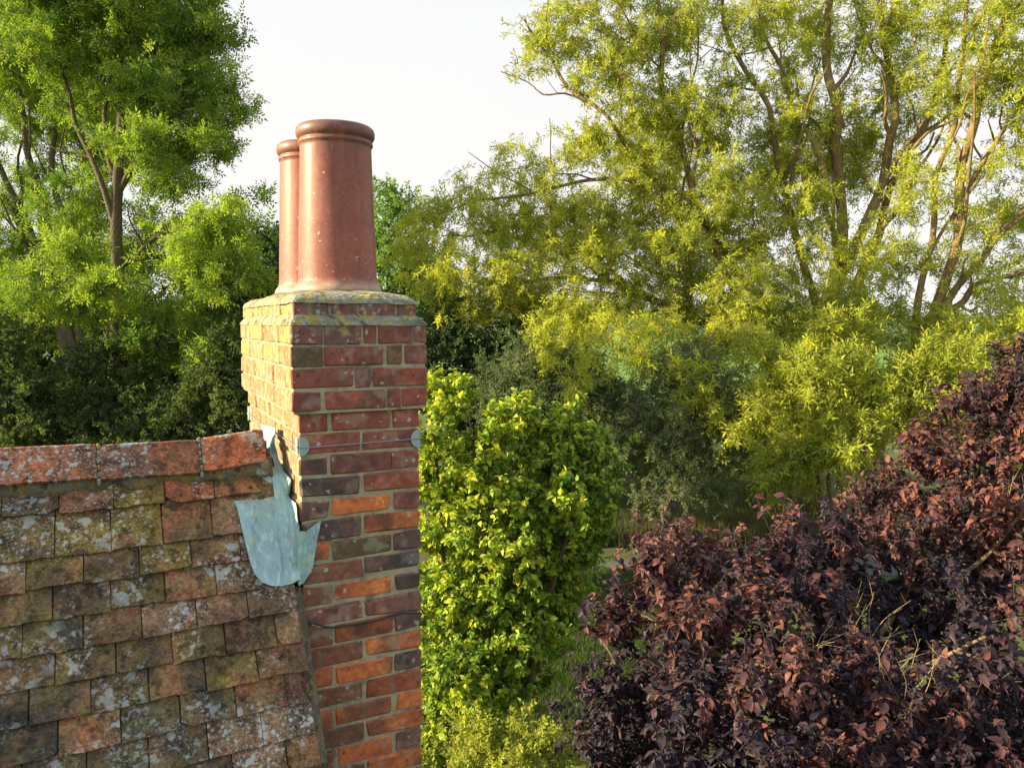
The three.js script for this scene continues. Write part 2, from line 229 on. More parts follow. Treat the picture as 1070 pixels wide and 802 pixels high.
// ------------------------------------------------------------------ chimney
const C = 0.077, TOP = 6.994, rngC = mulberry(5);
const chimney = thing('brick_chimney', 'tall weathered red brick chimney stack with two clay pots rising beside the tiled roof ridge', 'chimney', V(0.22, 0, -0.56));
{
  const J = 0.010, H = 0.1025, S = 0.215, h = C - J;
  const pick = (l) => l[Math.floor(rngC() * l.length)];
  // each front course: [length, clay] from the left corner, top course first
  const front = [
    [[0.105, 'c'], [0.125, 'c'], [0.05, 'p'], [0.12, 'p'], [0.05, 'c']],
    [[H, 'b'], [S, 'p'], [0.055, 'b'], [0.088, 'p']],
    [[S, 'p'], [0.05, 'p'], [0.205, 'p']],
    [[H, 'p'], [S, 'p'], [0.05, 'p'], [0.092, 'p']],
    [[H, 'p'], [S, 'p'], [H, 'p']], [[S, 'p'], [S, 'p']], [[H, 'd'], [S, 'p'], [H, 'p']], [[S, 'd'], [S, 'p']], [[H, 'd'], [S, 'o'], [H, 'p']],
    [[S, 'd'], [S, 'o']], [[H, 'o'], [S, 'b'], [H, 'd']], [[S, 'r'], [S, 'd']], [[H, 'r'], [S, 'o'], [H, 'd']], [[S, 'd'], [S, 'd']], [[H, 'r'], [S, 'r'], [H, 'd']], [[S, 'r'], [S, 'o']],
    [[H, 'o'], [S, 'o'], [H, 'd']], [[S, 'r'], [S, 'r']], [[H, 'o'], [S, 'o'], [H, 'o']], [[S, 'r'], [S, 'o']], [[H, 'r'], [S, 'o'], [H, 'd']], [[S, 'r'], [S, 'o']], [[H, 'o'], [S, 'o'], [H, 'd']],
  ];
  const bricks = (i) => {
    const over = i < 4 ? 0.025 : 0, x0 = -over, x1 = 0.44 + over, zf = over, zb = -1.115 - over, y1 = TOP - i * C, y0 = y1 - h;
    return { over, x0, x1, zf, zb, y1, y0 };
  };
  const rest = [];
  const spread = (row, width) => { const gaps = row.length - 1, tot = row.reduce((s, r) => s + r[0], 0), g = (width - tot) / gaps; let x = 0; return row.map(([l]) => { const a = x; x += l + g; return [a, a + l]; }); };
  for (let i = 0; i < 70; i++) {
    const { over, x0, x1, zf, zb, y1, y0 } = bricks(i), vis = i < front.length;
    const row = vis ? front[i] : (i % 2 ? [[S, 'r'], [S, 'o']] : [[H, 'o'], [S, 'r'], [H, 'd']]);
    const sp = spread(row, x1 - x0), headFirst = row[0][0] < 0.15;
    const cornerDepth = headFirst ? S : H;
    row.forEach(([len, kind], k) => {
      const jl = () => (rngC() - 0.5) * 0.008, last = k === row.length - 1, dep = k === 0 || last ? cornerDepth : 0.1;
      const a = x0 + sp[k][0] + (k ? jl() : 0), b = x0 + sp[k][1] + (last ? 0 : jl()), out = (rngC() - 0.5) * 0.005, dy = (rngC() - 0.5) * 0.004;
      const rough = i >= 6 && (kind === 'd' || kind === 'o') ? 1.6 : 1;
      const g = wornBox(a + (k ? 0 : (rngC() - 0.5) * 0.004), b, y0 + dy, y1 + dy, zf - dep, zf + out, 0.004 * rough, 0.008 * rough, rngC, k === 0);
      if (vis) part('brick', g, k === 0 ? [i < 1 ? pick(SUNLIT_MOSS) : pick(SUNLIT), pick(BRICK[kind])] : pick(BRICK[kind]), chimney); else rest.push(g);
    });
    // left face, behind the corner brick
    let z = zf - cornerDepth - J, n = 0; const left = [];
    const seq = headFirst ? [H, S] : [S, H];
    while (z > zb + 0.01) { let L = seq[n++ % 2] + (rngC() - 0.5) * 0.008; if (z - L < zb + 0.05) L = z - zb; left.push([z - L, z]); z -= L + J; }
    for (const [za, zc] of left) {
      const out = (rngC() - 0.5) * 0.005, dy = (rngC() - 0.5) * 0.004, g = wornBox(x0 + out, x0 + 0.1, y0 + dy, y1 + dy, za, zc, 0.004, 0.005, rngC);
      if (i < 9) part('brick', g, i < 2 && rngC() < 0.75 ? pick(SUNLIT_MOSS) : pick(SUNLIT), chimney); else rest.push(g);
    }
    // right and back faces are not in the photograph's view: one joined part
    for (z = zf - cornerDepth - J, n = 0; z > zb + 0.01;) { let L = seq[n++ % 2]; if (z - L < zb + 0.05) L = z - zb; rest.push(wornBox(x1 - 0.1, x1 + (rngC() - 0.5) * 0.004, y0, y1, z - L, z, 0.004, 0.004, rngC)); z -= L + J; }
    const w = (x1 - x0 - 0.2 - 2 * J - J) / 2; for (let k = 0; k < 2; k++) rest.push(wornBox(x0 + 0.1 + J + k * (w + J), x0 + 0.1 + J + k * (w + J) + w, y0, y1, zb, zb + 0.1, 0.004, 0.004, rngC));
  }
  part('brickwork', merge(rest), BRICK.r[1], chimney).userData.kind = 'stuff';
  // set-back top course
  const y1 = 7.076, y0 = 7.018, sx0 = -0.012, sx1 = 0.43, sz = 0.008, szb = -1.12;
  spread([[0.12, 'c'], [0.09, 'c'], [0.13, 'c'], [0.07, 'c']], sx1 - sx0).forEach(([a, b], k, l) => part('brick', wornBox(sx0 + a, sx0 + b, y0, y1, sz - 0.1, sz + (rngC() - 0.5) * 0.004, 0.005, 0.005, rngC, k === 0), k ? pick(BRICK.c) : [pick(SUNLIT_MOSS), pick(BRICK.c)], chimney));
  for (let z = sz - 0.11; z > szb + 0.02;) { const L = Math.min(0.1 + rngC() * 0.02, z - szb); part('brick', wornBox(sx0 + (rngC() - 0.5) * 0.006, sx0 + 0.1, y0, y1, z - L, z, 0.006, 0.006, rngC), pick(SUNLIT_MOSS), chimney); z -= L + 0.011; }
  // mortar body of the stack
  const mg = [];
  const box = (x0, x1, y0, y1, z0, z1) => { const g = new THREE.BoxGeometry(x1 - x0, y1 - y0, z1 - z0); g.translate((x0 + x1) / 2, (y0 + y1) / 2, (z0 + z1) / 2); const p = g.attributes.position, n = g.attributes.normal, u = g.attributes.uv; for (let i = 0; i < p.count; i++) Math.abs(n.getX(i)) > 0.5 ? u.setXY(i, p.getZ(i), p.getY(i)) : Math.abs(n.getY(i)) > 0.5 ? u.setXY(i, p.getX(i), p.getZ(i)) : u.setXY(i, p.getX(i), p.getY(i)); return g; };
  const e = 0.0065; mg.push(box(e, 0.44 - e, 0, TOP - 4 * C - 0.002, -1.115 + e, -e), box(-0.025 + e, 0.465 - e, TOP - 4 * C, TOP - 0.002, -1.14 + e, 0.025 - e), box(sx0 + e, sx1 - e, TOP - 0.004, y1 - 0.004, szb + e, sz - e));
  part('mortar', merge(mg), mortarM, chimney);
  // weathering fillet over the oversailing courses and the flaunching round the pots
  const ring = (x0, x1, z0, z1, y, n, rr, jit, s) => { const o = []; const c = [[x0, z1], [x1, z1], [x1, z0], [x0, z0]]; for (let k = 0; k < 4; k++) { const a = c[k], b = c[(k + 1) % 4]; for (let i = 0; i < n; i++) { const t = i / n; let x = lerp(a[0], b[0], t), z = lerp(a[1], b[1], t); const mx = (x0 + x1) / 2, mz = (z0 + z1) / 2, ex = Math.max(0, Math.abs(x - mx) - (x1 - x0) / 2 + rr), ez = Math.max(0, Math.abs(z - mz) - (z1 - z0) / 2 + rr), q = Math.hypot(ex, ez); if (q > rr) { x = mx + Math.sign(x - mx) * ((x1 - x0) / 2 - rr + ex / q * rr); z = mz + Math.sign(z - mz) * ((z1 - z0) / 2 - rr + ez / q * rr); } const w = jit * (fbm(x * 1.3 + 0.5 + s, z * 1.3 + 2, 8, 4, 700) - 0.5) * 2, v = jit * (fbm(x * 1.7 + 3 + s, z * 1.7, 8, 4, 710) - 0.5) * 2; o.push([x + w * Math.sign(x - mx) * (ex > 0 ? 1 : 0), y + v, z + w * Math.sign(z - mz) * (ez > 0 ? 1 : 0)]); } } return o; };
  const loft = (rings) => { const pos = [], uv = [], idx = [], n = rings[0].length; rings.forEach((r, j) => { for (let i = 0; i <= n; i++) { const p = r[i % n]; pos.push(...p); uv.push(p[0] + p[1] * 0.8, p[1] * 0.8 - p[2]); } }); for (let j = 0; j + 1 < rings.length; j++) for (let i = 0; i < n; i++) { const a = j * (n + 1) + i, b = a + n + 1; idx.push(a, a + 1, b, b, a + 1, b + 1); } const g = geo(pos, idx, uv); g.computeVertexNormals(); return g; };
  const N = 44;
  part('mortar_fillet', loft([ring(-0.028, 0.468, -1.143, 0.028, TOP - 0.004, N, 0.008, 0.004, 0), ring(-0.026, 0.466, -1.141, 0.026, TOP + 0.006, N, 0.012, 0.007, 1), ring(-0.017, 0.447, -1.13, 0.015, TOP + 0.019, N, 0.014, 0.008, 2), ring(-0.010, 0.428, -1.12, 0.006, TOP + 0.034, N, 0.014, 0.005, 3)]), cementM, chimney);
  part('flaunching', loft([ring(-0.018, 0.436, -1.126, 0.014, y1 - 0.010, N, 0.012, 0.006, 4), ring(-0.014, 0.432, -1.122, 0.010, y1 + 0.006, N, 0.03, 0.008, 5), ring(0.008, 0.41, -1.09, -0.03, y1 + 0.024, N, 0.03, 0.010, 6), ring(0.06, 0.37, -1.02, -0.12, y1 + 0.036, N, 0.05, 0.010, 7), ring(0.12, 0.34, -0.94, -0.22, y1 + 0.043, N, 0.06, 0.008, 8), ring(0.22, 0.24, -0.6, -0.5, y1 + 0.046, N, 0.004, 0.001, 9)]), cementM, chimney);
  // pots: bell foot, tapering barrel, bead, heavy rolled rim, hollow inside
  const prof = [[0.150, 0], [0.172, 0.004], [0.173, 0.022], [0.168, 0.036], [0.158, 0.048], [0.1545, 0.062], [0.1535, 0.10], [0.150, 0.22], [0.1455, 0.36], [0.141, 0.50], [0.1388, 0.572], [0.1395, 0.582], [0.1445, 0.586], [0.1455, 0.592], [0.1445, 0.598], [0.1405, 0.602], [0.1410, 0.606], [0.147, 0.610], [0.1525, 0.620], [0.1535, 0.634], [0.150, 0.648], [0.141, 0.656], [0.130, 0.656], [0.122, 0.650], [0.120, 0.63], [0.122, 0.30], [0.125, 0.02]];
  const potGeo = (s) => { const g = new THREE.LatheGeometry(prof.map(([r, y]) => new THREE.Vector2(r, y)), 56); const p = g.attributes.position, u = g.attributes.uv; for (let i = 0; i < p.count; i++) { const a = Math.atan2(p.getZ(i), p.getX(i)), w = 1 + 0.012 * (vnoise((a + Math.PI) * 3, p.getY(i) * 6 + s, 64, 720) - 0.5); p.setX(i, p.getX(i) * w); p.setZ(i, p.getZ(i) * w); u.setY(i, clamp(p.getY(i) / 0.66)); } g.computeVertexNormals(); return g; };
  const potA = part('chimney_pot', potGeo(0), potM, chimney, 'nearer red clay chimney pot, larger and in front'); potA.position.add(V(0.253, 7.108, -0.41)); potA.rotation.y = 1.1;
  const potB = part('chimney_pot', potGeo(9), potM, chimney, 'further red clay chimney pot, half hidden behind the nearer one'); potB.position.add(V(0.238, 7.108, -0.752)); potB.rotation.y = 3.6; potB.scale.set(0.97, 0.995, 0.97);
  for (const [x, z] of [[0.253, -0.41], [0.238, -0.752]]) { const pts = []; for (let i = 0; i < 9; i++) { const t = i / 8; pts.push(new THREE.Vector2(0.15 + 0.06 * t, 0.03 * (1 - t) ** 1.5)); } const g = new THREE.LatheGeometry(pts, 36); const p = g.attributes.position; for (let i = 0; i < p.count; i++) p.setY(i, p.getY(i) + 0.012 * (fbm(p.getX(i) + 2, p.getZ(i) + 2, 12, 3, 730) - 0.5)); g.computeVertexNormals(); g.translate(x, 7.108, z); part('pot_bedding', g, cementM, chimney); }
  // lead flashing: apron on the tiles, upstand on the left face, lap on the front
  const sheet = (outline, toWorld, thick, dent, s) => {
    const sh = new THREE.Shape(outline.map(([a, b]) => new THREE.Vector2(a, b)));
    let g = new THREE.ExtrudeGeometry(sh, { depth: thick, bevelEnabled: false, curveSegments: 6 }); g = new TessellateModifier(0.014, 8).modify(g);
    const p = g.attributes.position, uv = []; for (let i = 0; i < p.count; i++) { const a = p.getX(i), b = p.getY(i), d = p.getZ(i) + dent(a, b); uv.push(a + s, b + s * 2); const w = toWorld(a, b, d); p.setXYZ(i, w.x, w.y, w.z); }
    const o = new THREE.BufferGeometry(); o.setAttribute('position', p); o.setAttribute('uv', new THREE.Float32BufferAttribute(uv, 2)); o.computeVertexNormals(); return o;
  };
  const c55 = Math.cos(55 * R), s55 = Math.sin(55 * R), wob = (a, b, q) => 0.016 * (fbm(a * 2 + 5, b * 2 + 5, 6, 3, q) - 0.5);
  const roofPt = (x, v, d) => V(x, 6.10 - v * s55 + d * c55, v * c55 + d * s55);
  const apron = sheet([[-0.205, -0.40], [-0.198, -0.33], [-0.187, -0.235], [-0.178, -0.145], [-0.17, -0.08], [-0.16, -0.034], [-0.14, -0.002], [-0.11, 0.014], [-0.08, 0.02], [-0.045, 0.018], [-0.012, 0.006], [-0.014, -0.03], [-0.058, -0.12], [-0.055, -0.22], [-0.05, -0.32], [-0.05, -0.45], [-0.1, -0.45]],
    roofPt, 0.003, (a, b) => lerp(0.0145, 0.037, smooth(-0.335, -0.27, b)) + 0.7 * wob(a, b, 740) * smooth(-0.33, -0.26, b) + 0.004 * smooth(-0.11, -0.06, a), 0.1);
  // the upstand: a ruled sheet from the crease on the roof to the torn edge against the brick
  const upL = [[-0.059, 6.606, -0.42], [-0.053, 6.544, -0.40], [-0.062, 6.497, -0.27], [-0.060, 6.446, -0.215], [-0.061, 6.402, -0.165], [-0.064, 6.356, -0.13], [-0.067, 6.305, -0.095], [-0.069, 6.247, -0.054], [-0.062, 6.166, 0.0], [-0.042, 6.113, 0.034]].map((p) => V(...p));
  const upR = [[-0.030, 6.606, -0.28], [-0.036, 6.551, -0.27], [-0.024, 6.494, -0.27], [-0.016, 6.453, -0.22], [-0.012, 6.44, -0.10], [-0.016, 6.372, -0.135], [-0.012, 6.372, -0.012], [-0.012, 6.29, 0.006], [-0.012, 6.166, 0.008], [-0.013, 6.111, 0.016]].map((p) => V(...p));
  const upstand = (() => {
    const nr = 44, nc = 12, cl = new THREE.CatmullRomCurve3(upL), pos = [], uv = [], idx = [];
    const edge = (t) => { const q = t * (upR.length - 1), i = Math.min(upR.length - 2, Math.floor(q)); return upR[i].clone().lerp(upR[i + 1], q - i); };
    for (let s = 0; s < 2; s++) for (let j = 0; j <= nr; j++) { const t = j / nr, a = cl.getPoint(t), b = edge(t); for (let k = 0; k <= nc; k++) { const q = k / nc, p = a.clone().lerp(b, q), dip = 0.020 * Math.sin(q * Math.PI) * smooth(0.25, 0.55, t) * smooth(1.0, 0.8, t), w = 0.007 * (fbm(p.y * 3, q * 0.4 + 0.2, 10, 3, 755) - 0.5) + 0.003 * Math.sin(q * 16) * smooth(0.1, 0.4, t) - s * 0.003; p.x += dip * 0.8 - w * 0.8; p.z += w * 0.4; p.y += w * 0.3 - dip * 0.2; pos.push(p.x, p.y, p.z); uv.push(q * 0.11 + 0.33, p.y * 1.1); } }
    const n1 = (nr + 1) * (nc + 1); for (let j = 0; j < nr; j++) for (let k = 0; k < nc; k++) { const a = j * (nc + 1) + k, b = a + nc + 1; idx.push(a, b, a + 1, b, b + 1, a + 1, n1 + a, n1 + a + 1, n1 + b, n1 + b, n1 + a + 1, n1 + b + 1); }
    const g = geo(pos, idx, uv); g.computeVertexNormals(); return g;
  })();
  const lap = sheet([[-0.016, 6.28], [0.0, 6.28], [0.014, 6.275], [0.03, 6.285], [0.068, 6.308], [0.064, 6.28], [0.056, 6.25], [0.047, 6.20], [0.037, 6.145], [0.02, 6.118], [0.0, 6.095], [-0.016, 6.09]],
    (x, y, d) => V(x, y, 0.004 + d), 0.003, (x, y) => 0.002 + Math.abs(wob(x, y, 760)) + 0.012 * smooth(0.03, -0.015, x), 1.3);
  const crease = limb([V(-0.012, 6.30, 0.006), V(-0.010, 6.2, 0.010), V(-0.010, 6.096, 0.016)], 0.006, 0.010, 6, 12);
  part('lead_flashing', merge([apron, upstand, lap, crease]), leadM, chimney, 'pale blue-green lead flashing dressed over the tiles and up the brick corner');
  // iron pins left in the right edge of the cap
  part('metal_pin', limb([V(0.425, 7.07, -0.02), V(0.452, 7.068, -0.012)], 0.003, 0.003, 5, 2), steelM, chimney); part('metal_pin', limb([V(0.446, 7.02, -0.06), V(0.478, 7.012, -0.05)], 0.003, 0.003, 5, 2), steelM, chimney);
}
// wire lashing round the stack, with corner plates
{
  const l = thing('chimney_lashing', 'thin steel wire lashing with round corner plates strapped around the brick stack', 'wire strap', V(0.22, 6.57, -0.56));
  const y = 6.572, s = 0.007, c = [[-s, s], [0.44 + s, s], [0.44 + s, -1.115 - s], [-s, -1.115 - s]];
  c.forEach((a, k) => { const b = c[(k + 1) % 4]; part('wire', limb([V(a[0], y + (k === 0 ? -0.004 : 0), a[1]), V((a[0] + b[0]) / 2, y - 0.002, (a[1] + b[1]) / 2), V(b[0], y, b[1])], 0.0022, 0.0022, 6, 6), wireM, l); });
  for (const [x, z, sx, sz] of [[0, 0, 1, -1], [0.44, 0, -1, -1], [0.44, -1.115, -1, 1], [0, -1.115, 1, 1]]) {
    const hs_ = []; for (const f of [0, 1]) { const sh = new THREE.Shape(); sh.absarc(0, 0, 0.034, -Math.PI / 2, Math.PI / 2, false); const g = new THREE.ExtrudeGeometry(sh, { depth: 0.002, bevelEnabled: true, bevelSize: 0.0007, bevelThickness: 0.0007, bevelSegments: 1, curveSegments: 14 }); const p = g.attributes.position; for (let i = 0; i < p.count; i++) { const a = p.getX(i), b = p.getY(i), d = p.getZ(i) + 0.003; f ? p.setXYZ(i, x - sx * d, y + b, z + sz * a) : p.setXYZ(i, x + sx * a, y + b, z - sz * d); } const o = new THREE.BufferGeometry(); o.setAttribute('position', p); o.computeVertexNormals(); hs_.push(o); }
    part('corner_plate', merge(hs_), steelM, l);
  }
  const k = thing('black_cable', 'thin black cable lying along a mortar joint low on the chimney front', 'cable', V(0.2, 5.93, 0.01));
  part('cable', limb([V(-0.01, 5.925, 0.006), V(0.02, 5.945, 0.008), V(0.09, 5.918, 0.009), V(0.16, 5.912, 0.009), V(0.27, 5.912, 0.009), V(0.36, 5.922, 0.009), V(0.443, 5.908, 0.008), V(0.45, 5.91, -0.1)], 0.0032, 0.0032, 6, 30), blackM, k);
}

// ------------------------------------------------------------------ house: roof, ridge, walls
const house = thing('brick_house', 'old cottage with a steep mossy clay tiled roof, seen left of the chimney', 'house', V(-4.5, 0, -0.253));
{
  const rng = mulberry(11), c55 = Math.cos(55 * R), s55 = Math.sin(55 * R), W = 0.1575, G = 0.0985, XV = -0.023, ZR = -0.286;
  const zr = ZR, VA = zr / c55;                                // v of the apex line
  const roofPt = (x, v, d) => V(x, 6.10 - v * s55 + d * c55, v * c55 + d * s55);
  const backPt = (x, v, d) => { const p = roofPt(x, v, d); p.z = 2 * zr - p.z; return p; };
  const sag = (x, v) => 0.012 * (fbm(x * 0.35 + 9, v * 0.35 + 9, 6, 2, 800) - 0.5) + 0.012 * smooth(-0.35, -0.02, x) * smooth(0, -0.45, v);
  const roof = part('roof', (() => { const g = []; for (const f of [roofPt, backPt]) { const a = f(-9, VA, -0.02), b = f(XV - 0.02, VA, -0.02), c = f(XV - 0.02, 4.4, -0.02), d = f(-9, 4.4, -0.02), n = f(0, 0, -0.03).sub(f(0, 0, 0)); const q = [a, b, c, d], w = q.map((p) => p.clone().addScaledVector(n, 1.5)); const all = [...q, ...w].flatMap((p) => [p.x, p.y, p.z]); g.push(geo(all, [0, 1, 2, 0, 2, 3, 4, 6, 5, 4, 7, 6, 0, 4, 1, 1, 4, 5, 1, 5, 2, 2, 5, 6, 2, 6, 3, 3, 6, 7, 3, 7, 0, 0, 7, 4], all.filter((_, i) => i % 3 < 2))); } return merge(g); })(), blackM, house);
  // a tile: slightly cambered slab with an uneven, chipped tail; a = left x, b = right x, tail at v
  function tile(a, b, v, len, f, seed, chip, holes) {
    const nx = 5, nv = 3, pos = [], uv = [], idx = [], r = mulberry(seed), ou = (r() - 0.5) * 0.03 + 9, ov = (r() - 0.5) * 0.03 + 9, tilt = (r() - 0.5) * 0.03, lift = (r() - 0.5) * 0.005, cam = 0.002 + r() * 0.004, th = 0.0125, roll = (r() - 0.5) * 0.006;
    const ch = []; for (let i = 0; i <= nx; i++) { ch.push((r() - 0.5) * 0.006 + (chip && ((chip > 0 && i === nx) || (chip < 0 && i === 0)) ? -0.018 * r() - 0.008 : 0)); }
    for (let s = 0; s < 2; s++) for (let j = 0; j <= nv; j++) for (let i = 0; i <= nx; i++) {
      const t = i / nx, q = j / nv, x = lerp(a, b, t) + (1 - q) * 0 + tilt * 0.02 + (i === 0 || i === nx ? (hs(j, i, seed) - 0.5) * 0.002 : 0), vv = v - len * (1 - q) + tilt * (x - (a + b) / 2) + (j === nv ? ch[i] : 0);
      const d = 0.002 + 0.0265 * q + lift * q + roll * (t - 0.5) + cam * (1 - (2 * t - 1) ** 2) * q - (s ? 0 : th) + sag(x, vv) - (s && j === nv ? 0.002 : 0), p = f(x, vv, d);
      pos.push(p.x, p.y, p.z); uv.push(x + ou, vv + ov);
    }
    const n1 = (nx + 1) * (nv + 1), I = (s, j, i) => s * n1 + j * (nx + 1) + i, flip = f === backPt, Q = (p, q, w, z) => flip ? idx.push(p, w, q, p, z, w) : idx.push(p, q, w, p, w, z);
    for (let j = 0; j < nv; j++) for (let i = 0; i < nx; i++) { Q(I(1, j, i), I(1, j + 1, i), I(1, j + 1, i + 1), I(1, j, i + 1)); Q(I(0, j, i), I(0, j, i + 1), I(0, j + 1, i + 1), I(0, j + 1, i)); }
    for (let i = 0; i < nx; i++) Q(I(1, nv, i), I(0, nv, i), I(0, nv, i + 1), I(1, nv, i + 1));
    for (let j = 0; j < nv; j++) { Q(I(1, j, 0), I(0, j, 0), I(0, j + 1, 0), I(1, j + 1, 0)); Q(I(1, j, nx), I(1, j + 1, nx), I(0, j + 1, nx), I(0, j, nx)); }
    return geo(pos, idx, uv).toNonIndexed();
  }
  const rest = []; let count = 0;
  for (let k = 0; k < 50; k++) {
    const v = k ? -0.284 + k * G : -0.33; if (v > 4.4) break;
    const near = k < 16, verge = XV - 0.016 * smooth(0, 0.7, v) + (rng() - 0.6) * 0.024;
    let x = verge, n = 0; const list = [];
    const first = k === 0 ? 0.072 : k % 2 ? 0.066 + rng() * 0.03 : W + (rng() - 0.5) * 0.01;
    if (k === 0) x = -0.103;                                       // the top course stops short at the lead
    while (x > -8.95) { const w = (n === 0 && k ? first : W - 0.0035) + (rng() - 0.5) * 0.006; list.push([x - w, x]); x -= w + 0.0025 + rng() * 0.003; n++; }
    list.forEach(([a, b], i) => {
      const mid = (a + b) / 2, vj = v + (rng() - 0.5) * 0.009, seed = k * 211 + i * 17 + 3, len = k === 0 ? 0.13 : k === 1 ? 0.24 : 0.205;
      if (near && mid > -1.9 && count < 290) {
        // which clay and growth: olive up-left, dark down-left, pink and lichened near the verge
        const dark = smooth(0.1, 0.5, v + 0.25 * (rng() - 0.5) - mid * 0.1), right = smooth(-0.5, -0.12, mid + 0.18 * (rng() - 0.5));
        let kind = rng() < right ? (rng() < 0.6 ? 'd' : 'b') : rng() < dark ? (rng() < 0.8 ? 'c' : 'a') : (rng() < 0.78 ? 'a' : rng() < 0.6 ? 'd' : 'b');
        if (k === 0) kind = i === 1 ? 'e' : i === 0 ? 'b' : i === 3 ? 'b' : 'a';
        const l = TILE[kind], m = l[Math.floor(rng() * 3)];
        part('roof_tile', tile(a, b, vj, len, roofPt, seed, rng() < 0.16 ? (rng() < 0.5 ? 1 : -1) : 0), m, roof); count++;
      } else rest.push(tile(a, b, vj, len, roofPt, seed, 0));
      rest.push(tile(a, b, vj, len, backPt, seed + 7, 0));
    });
  }
  part('tiling', merge(rest), TILE.c[0], roof).userData.kind = 'stuff';
  // nail holes show in two tiles of the top course: small dark pegs of shadow sunk in the clay
  { const g = []; for (const x of [-0.198, -0.136, -0.368, -0.312, -0.80, -0.86]) { const c = new THREE.CylinderGeometry(0.0042, 0.0042, 0.004, 10); const p = roofPt(x, -0.354, 0.0272 + sag(x, -0.35)), n = V(0, c55, s55); c.applyQuaternion(new THREE.Quaternion().setFromUnitVectors(V(0, 1, 0), n)); c.translate(p.x, p.y, p.z); part('nail_hole', c, blackM, roof); } }
  // ridge tiles: angled, with a rounded back, bedded in mortar
  const ridge = [[-0.29, -0.073], [-0.612, -0.30], [-0.945, -0.622], [-1.275, -0.955], [-1.605, -1.285], [-1.935, -1.615]]; for (let x = -1.945; x > -8.9; x -= 0.33) ridge.push([x - 0.32, x]);
  const apexY = (x) => 6.588 + 0.016 * smooth(-0.32, -0.05, x) + 0.004 * Math.sin(x * 5);
  ridge.forEach(([a, b], i) => {
    const r = mulberry(900 + i), sec = [], wing = 0.146, ang = 55 * R, rad = 0.05, up = (r() - 0.5) * 0.006, roll = (r() - 0.5) * 0.05;
    for (let k = -10; k <= 10; k++) { const t = k / 10, at_ = Math.abs(t); let y, z; const tt = at_ * wing; const sm = Math.sqrt(tt * tt + 0.018 * 0.018) - 0.018; z = Math.sign(t) * tt * Math.cos(ang); y = -sm * Math.sin(ang); sec.push([z, y]); }
    const th = 0.016, nx = 7, pos = [], uv = [], idx = [], n = sec.length, ou = r() * 4;
    for (let s = 0; s < 2; s++) for (let j = 0; j <= nx; j++) for (let k = 0; k < n; k++) {
      const x = lerp(a, b, j / nx), e = (k === 0 || k === n - 1) ? (hs(j, k, 900 + i) - 0.5) * 0.005 : 0, [z, y] = sec[k], q = s ? 0 : th, ed = s && (j === 0 || j === nx) ? 0.0025 : 0;
      const nz = Math.sign(z) * Math.sin(ang) * smooth(0, 0.03, Math.abs(z)), ny = lerp(1, Math.cos(ang), smooth(0, 0.03, Math.abs(z))), w = 0.004 * (fbm(x * 2 + 3, k * 0.08 + i, 16, 2, 910) - 0.5);
      pos.push(x + (s && j === nx ? hs(k, i, 12) * -0.004 : 0), apexY(x) + up + y - (q + ed - w) * ny + e + roll * z, zr + z - (q + ed - w) * nz); uv.push(x + ou, k / (n - 1) * 0.3 + ou);
    }
    const n1 = (nx + 1) * n, I = (s, j, k) => s * n1 + j * n + k, Q = (p, q, w, z) => idx.push(p, q, w, p, w, z);
    for (let j = 0; j < nx; j++) for (let k = 0; k + 1 < n; k++) { Q(I(1, j, k), I(1, j, k + 1), I(1, j + 1, k + 1), I(1, j + 1, k)); Q(I(0, j, k), I(0, j + 1, k), I(0, j + 1, k + 1), I(0, j, k + 1)); }
    for (let k = 0; k + 1 < n; k++) { Q(I(1, 0, k), I(0, 0, k), I(0, 0, k + 1), I(1, 0, k + 1)); Q(I(1, nx, k), I(1, nx, k + 1), I(0, nx, k + 1), I(0, nx, k)); }
    for (let j = 0; j < nx; j++) { Q(I(1, j, 0), I(1, j + 1, 0), I(0, j + 1, 0), I(0, j, 0)); Q(I(1, j, n - 1), I(0, j, n - 1), I(0, j + 1, n - 1), I(1, j + 1, n - 1)); }
    const g = geo(pos, idx, uv); part('ridge_tile', g, i === 1 ? TILE.e[1] : TILE.e[i % 3 === 1 ? 1 : i % 2 * 2], roof);
  });
  { // bedding mortar: a lumpy fillet under each side of the ridge and in the joints, and the pointed-up end
    const g = []; for (const f of [roofPt, backPt]) { const pos = [], uv = [], idx = [], n = 150; for (let i = 0; i <= n; i++) { const x = lerp(-0.055, -3.2, i / n), w = fbm(x * 0.9 + 20, 0.3, 24, 4, 930) - 0.5, r = mulberry(i + 50); [[-0.50, 0.030], [-0.44, 0.030], [-0.416 + w * 0.05 + (r() - 0.5) * 0.010, 0.026 + w * 0.016], [-0.402 + w * 0.09, 0.014], [-0.405, -0.01]].forEach(([v, d]) => { const p = f(x, v, d + sag(x, v)); pos.push(p.x, p.y, p.z); uv.push(x, v); }); } for (let i = 0; i < n; i++) for (let k = 0; k < 4; k++) { const a = i * 5 + k, b = a + 5; idx.push(a, a + 1, b, b, a + 1, b + 1); } const q = geo(pos, idx, uv); q.computeVertexNormals(); g.push(q); }
    part('ridge_mortar', merge(g), darkCementM, roof);  // dark mortar, its colour also carrying the shadow gap under the ridge
    const rr = mulberry(3); part('ridge_end_mortar', merge([wornBox(-0.1, -0.062, 6.44, 6.565, zr - 0.05, zr + 0.03, 0.012, 0.01, rr), wornBox(-0.115, -0.066, 6.43, 6.50, zr, zr + 0.09, 0.016, 0.012, rr)]), cementM, roof);
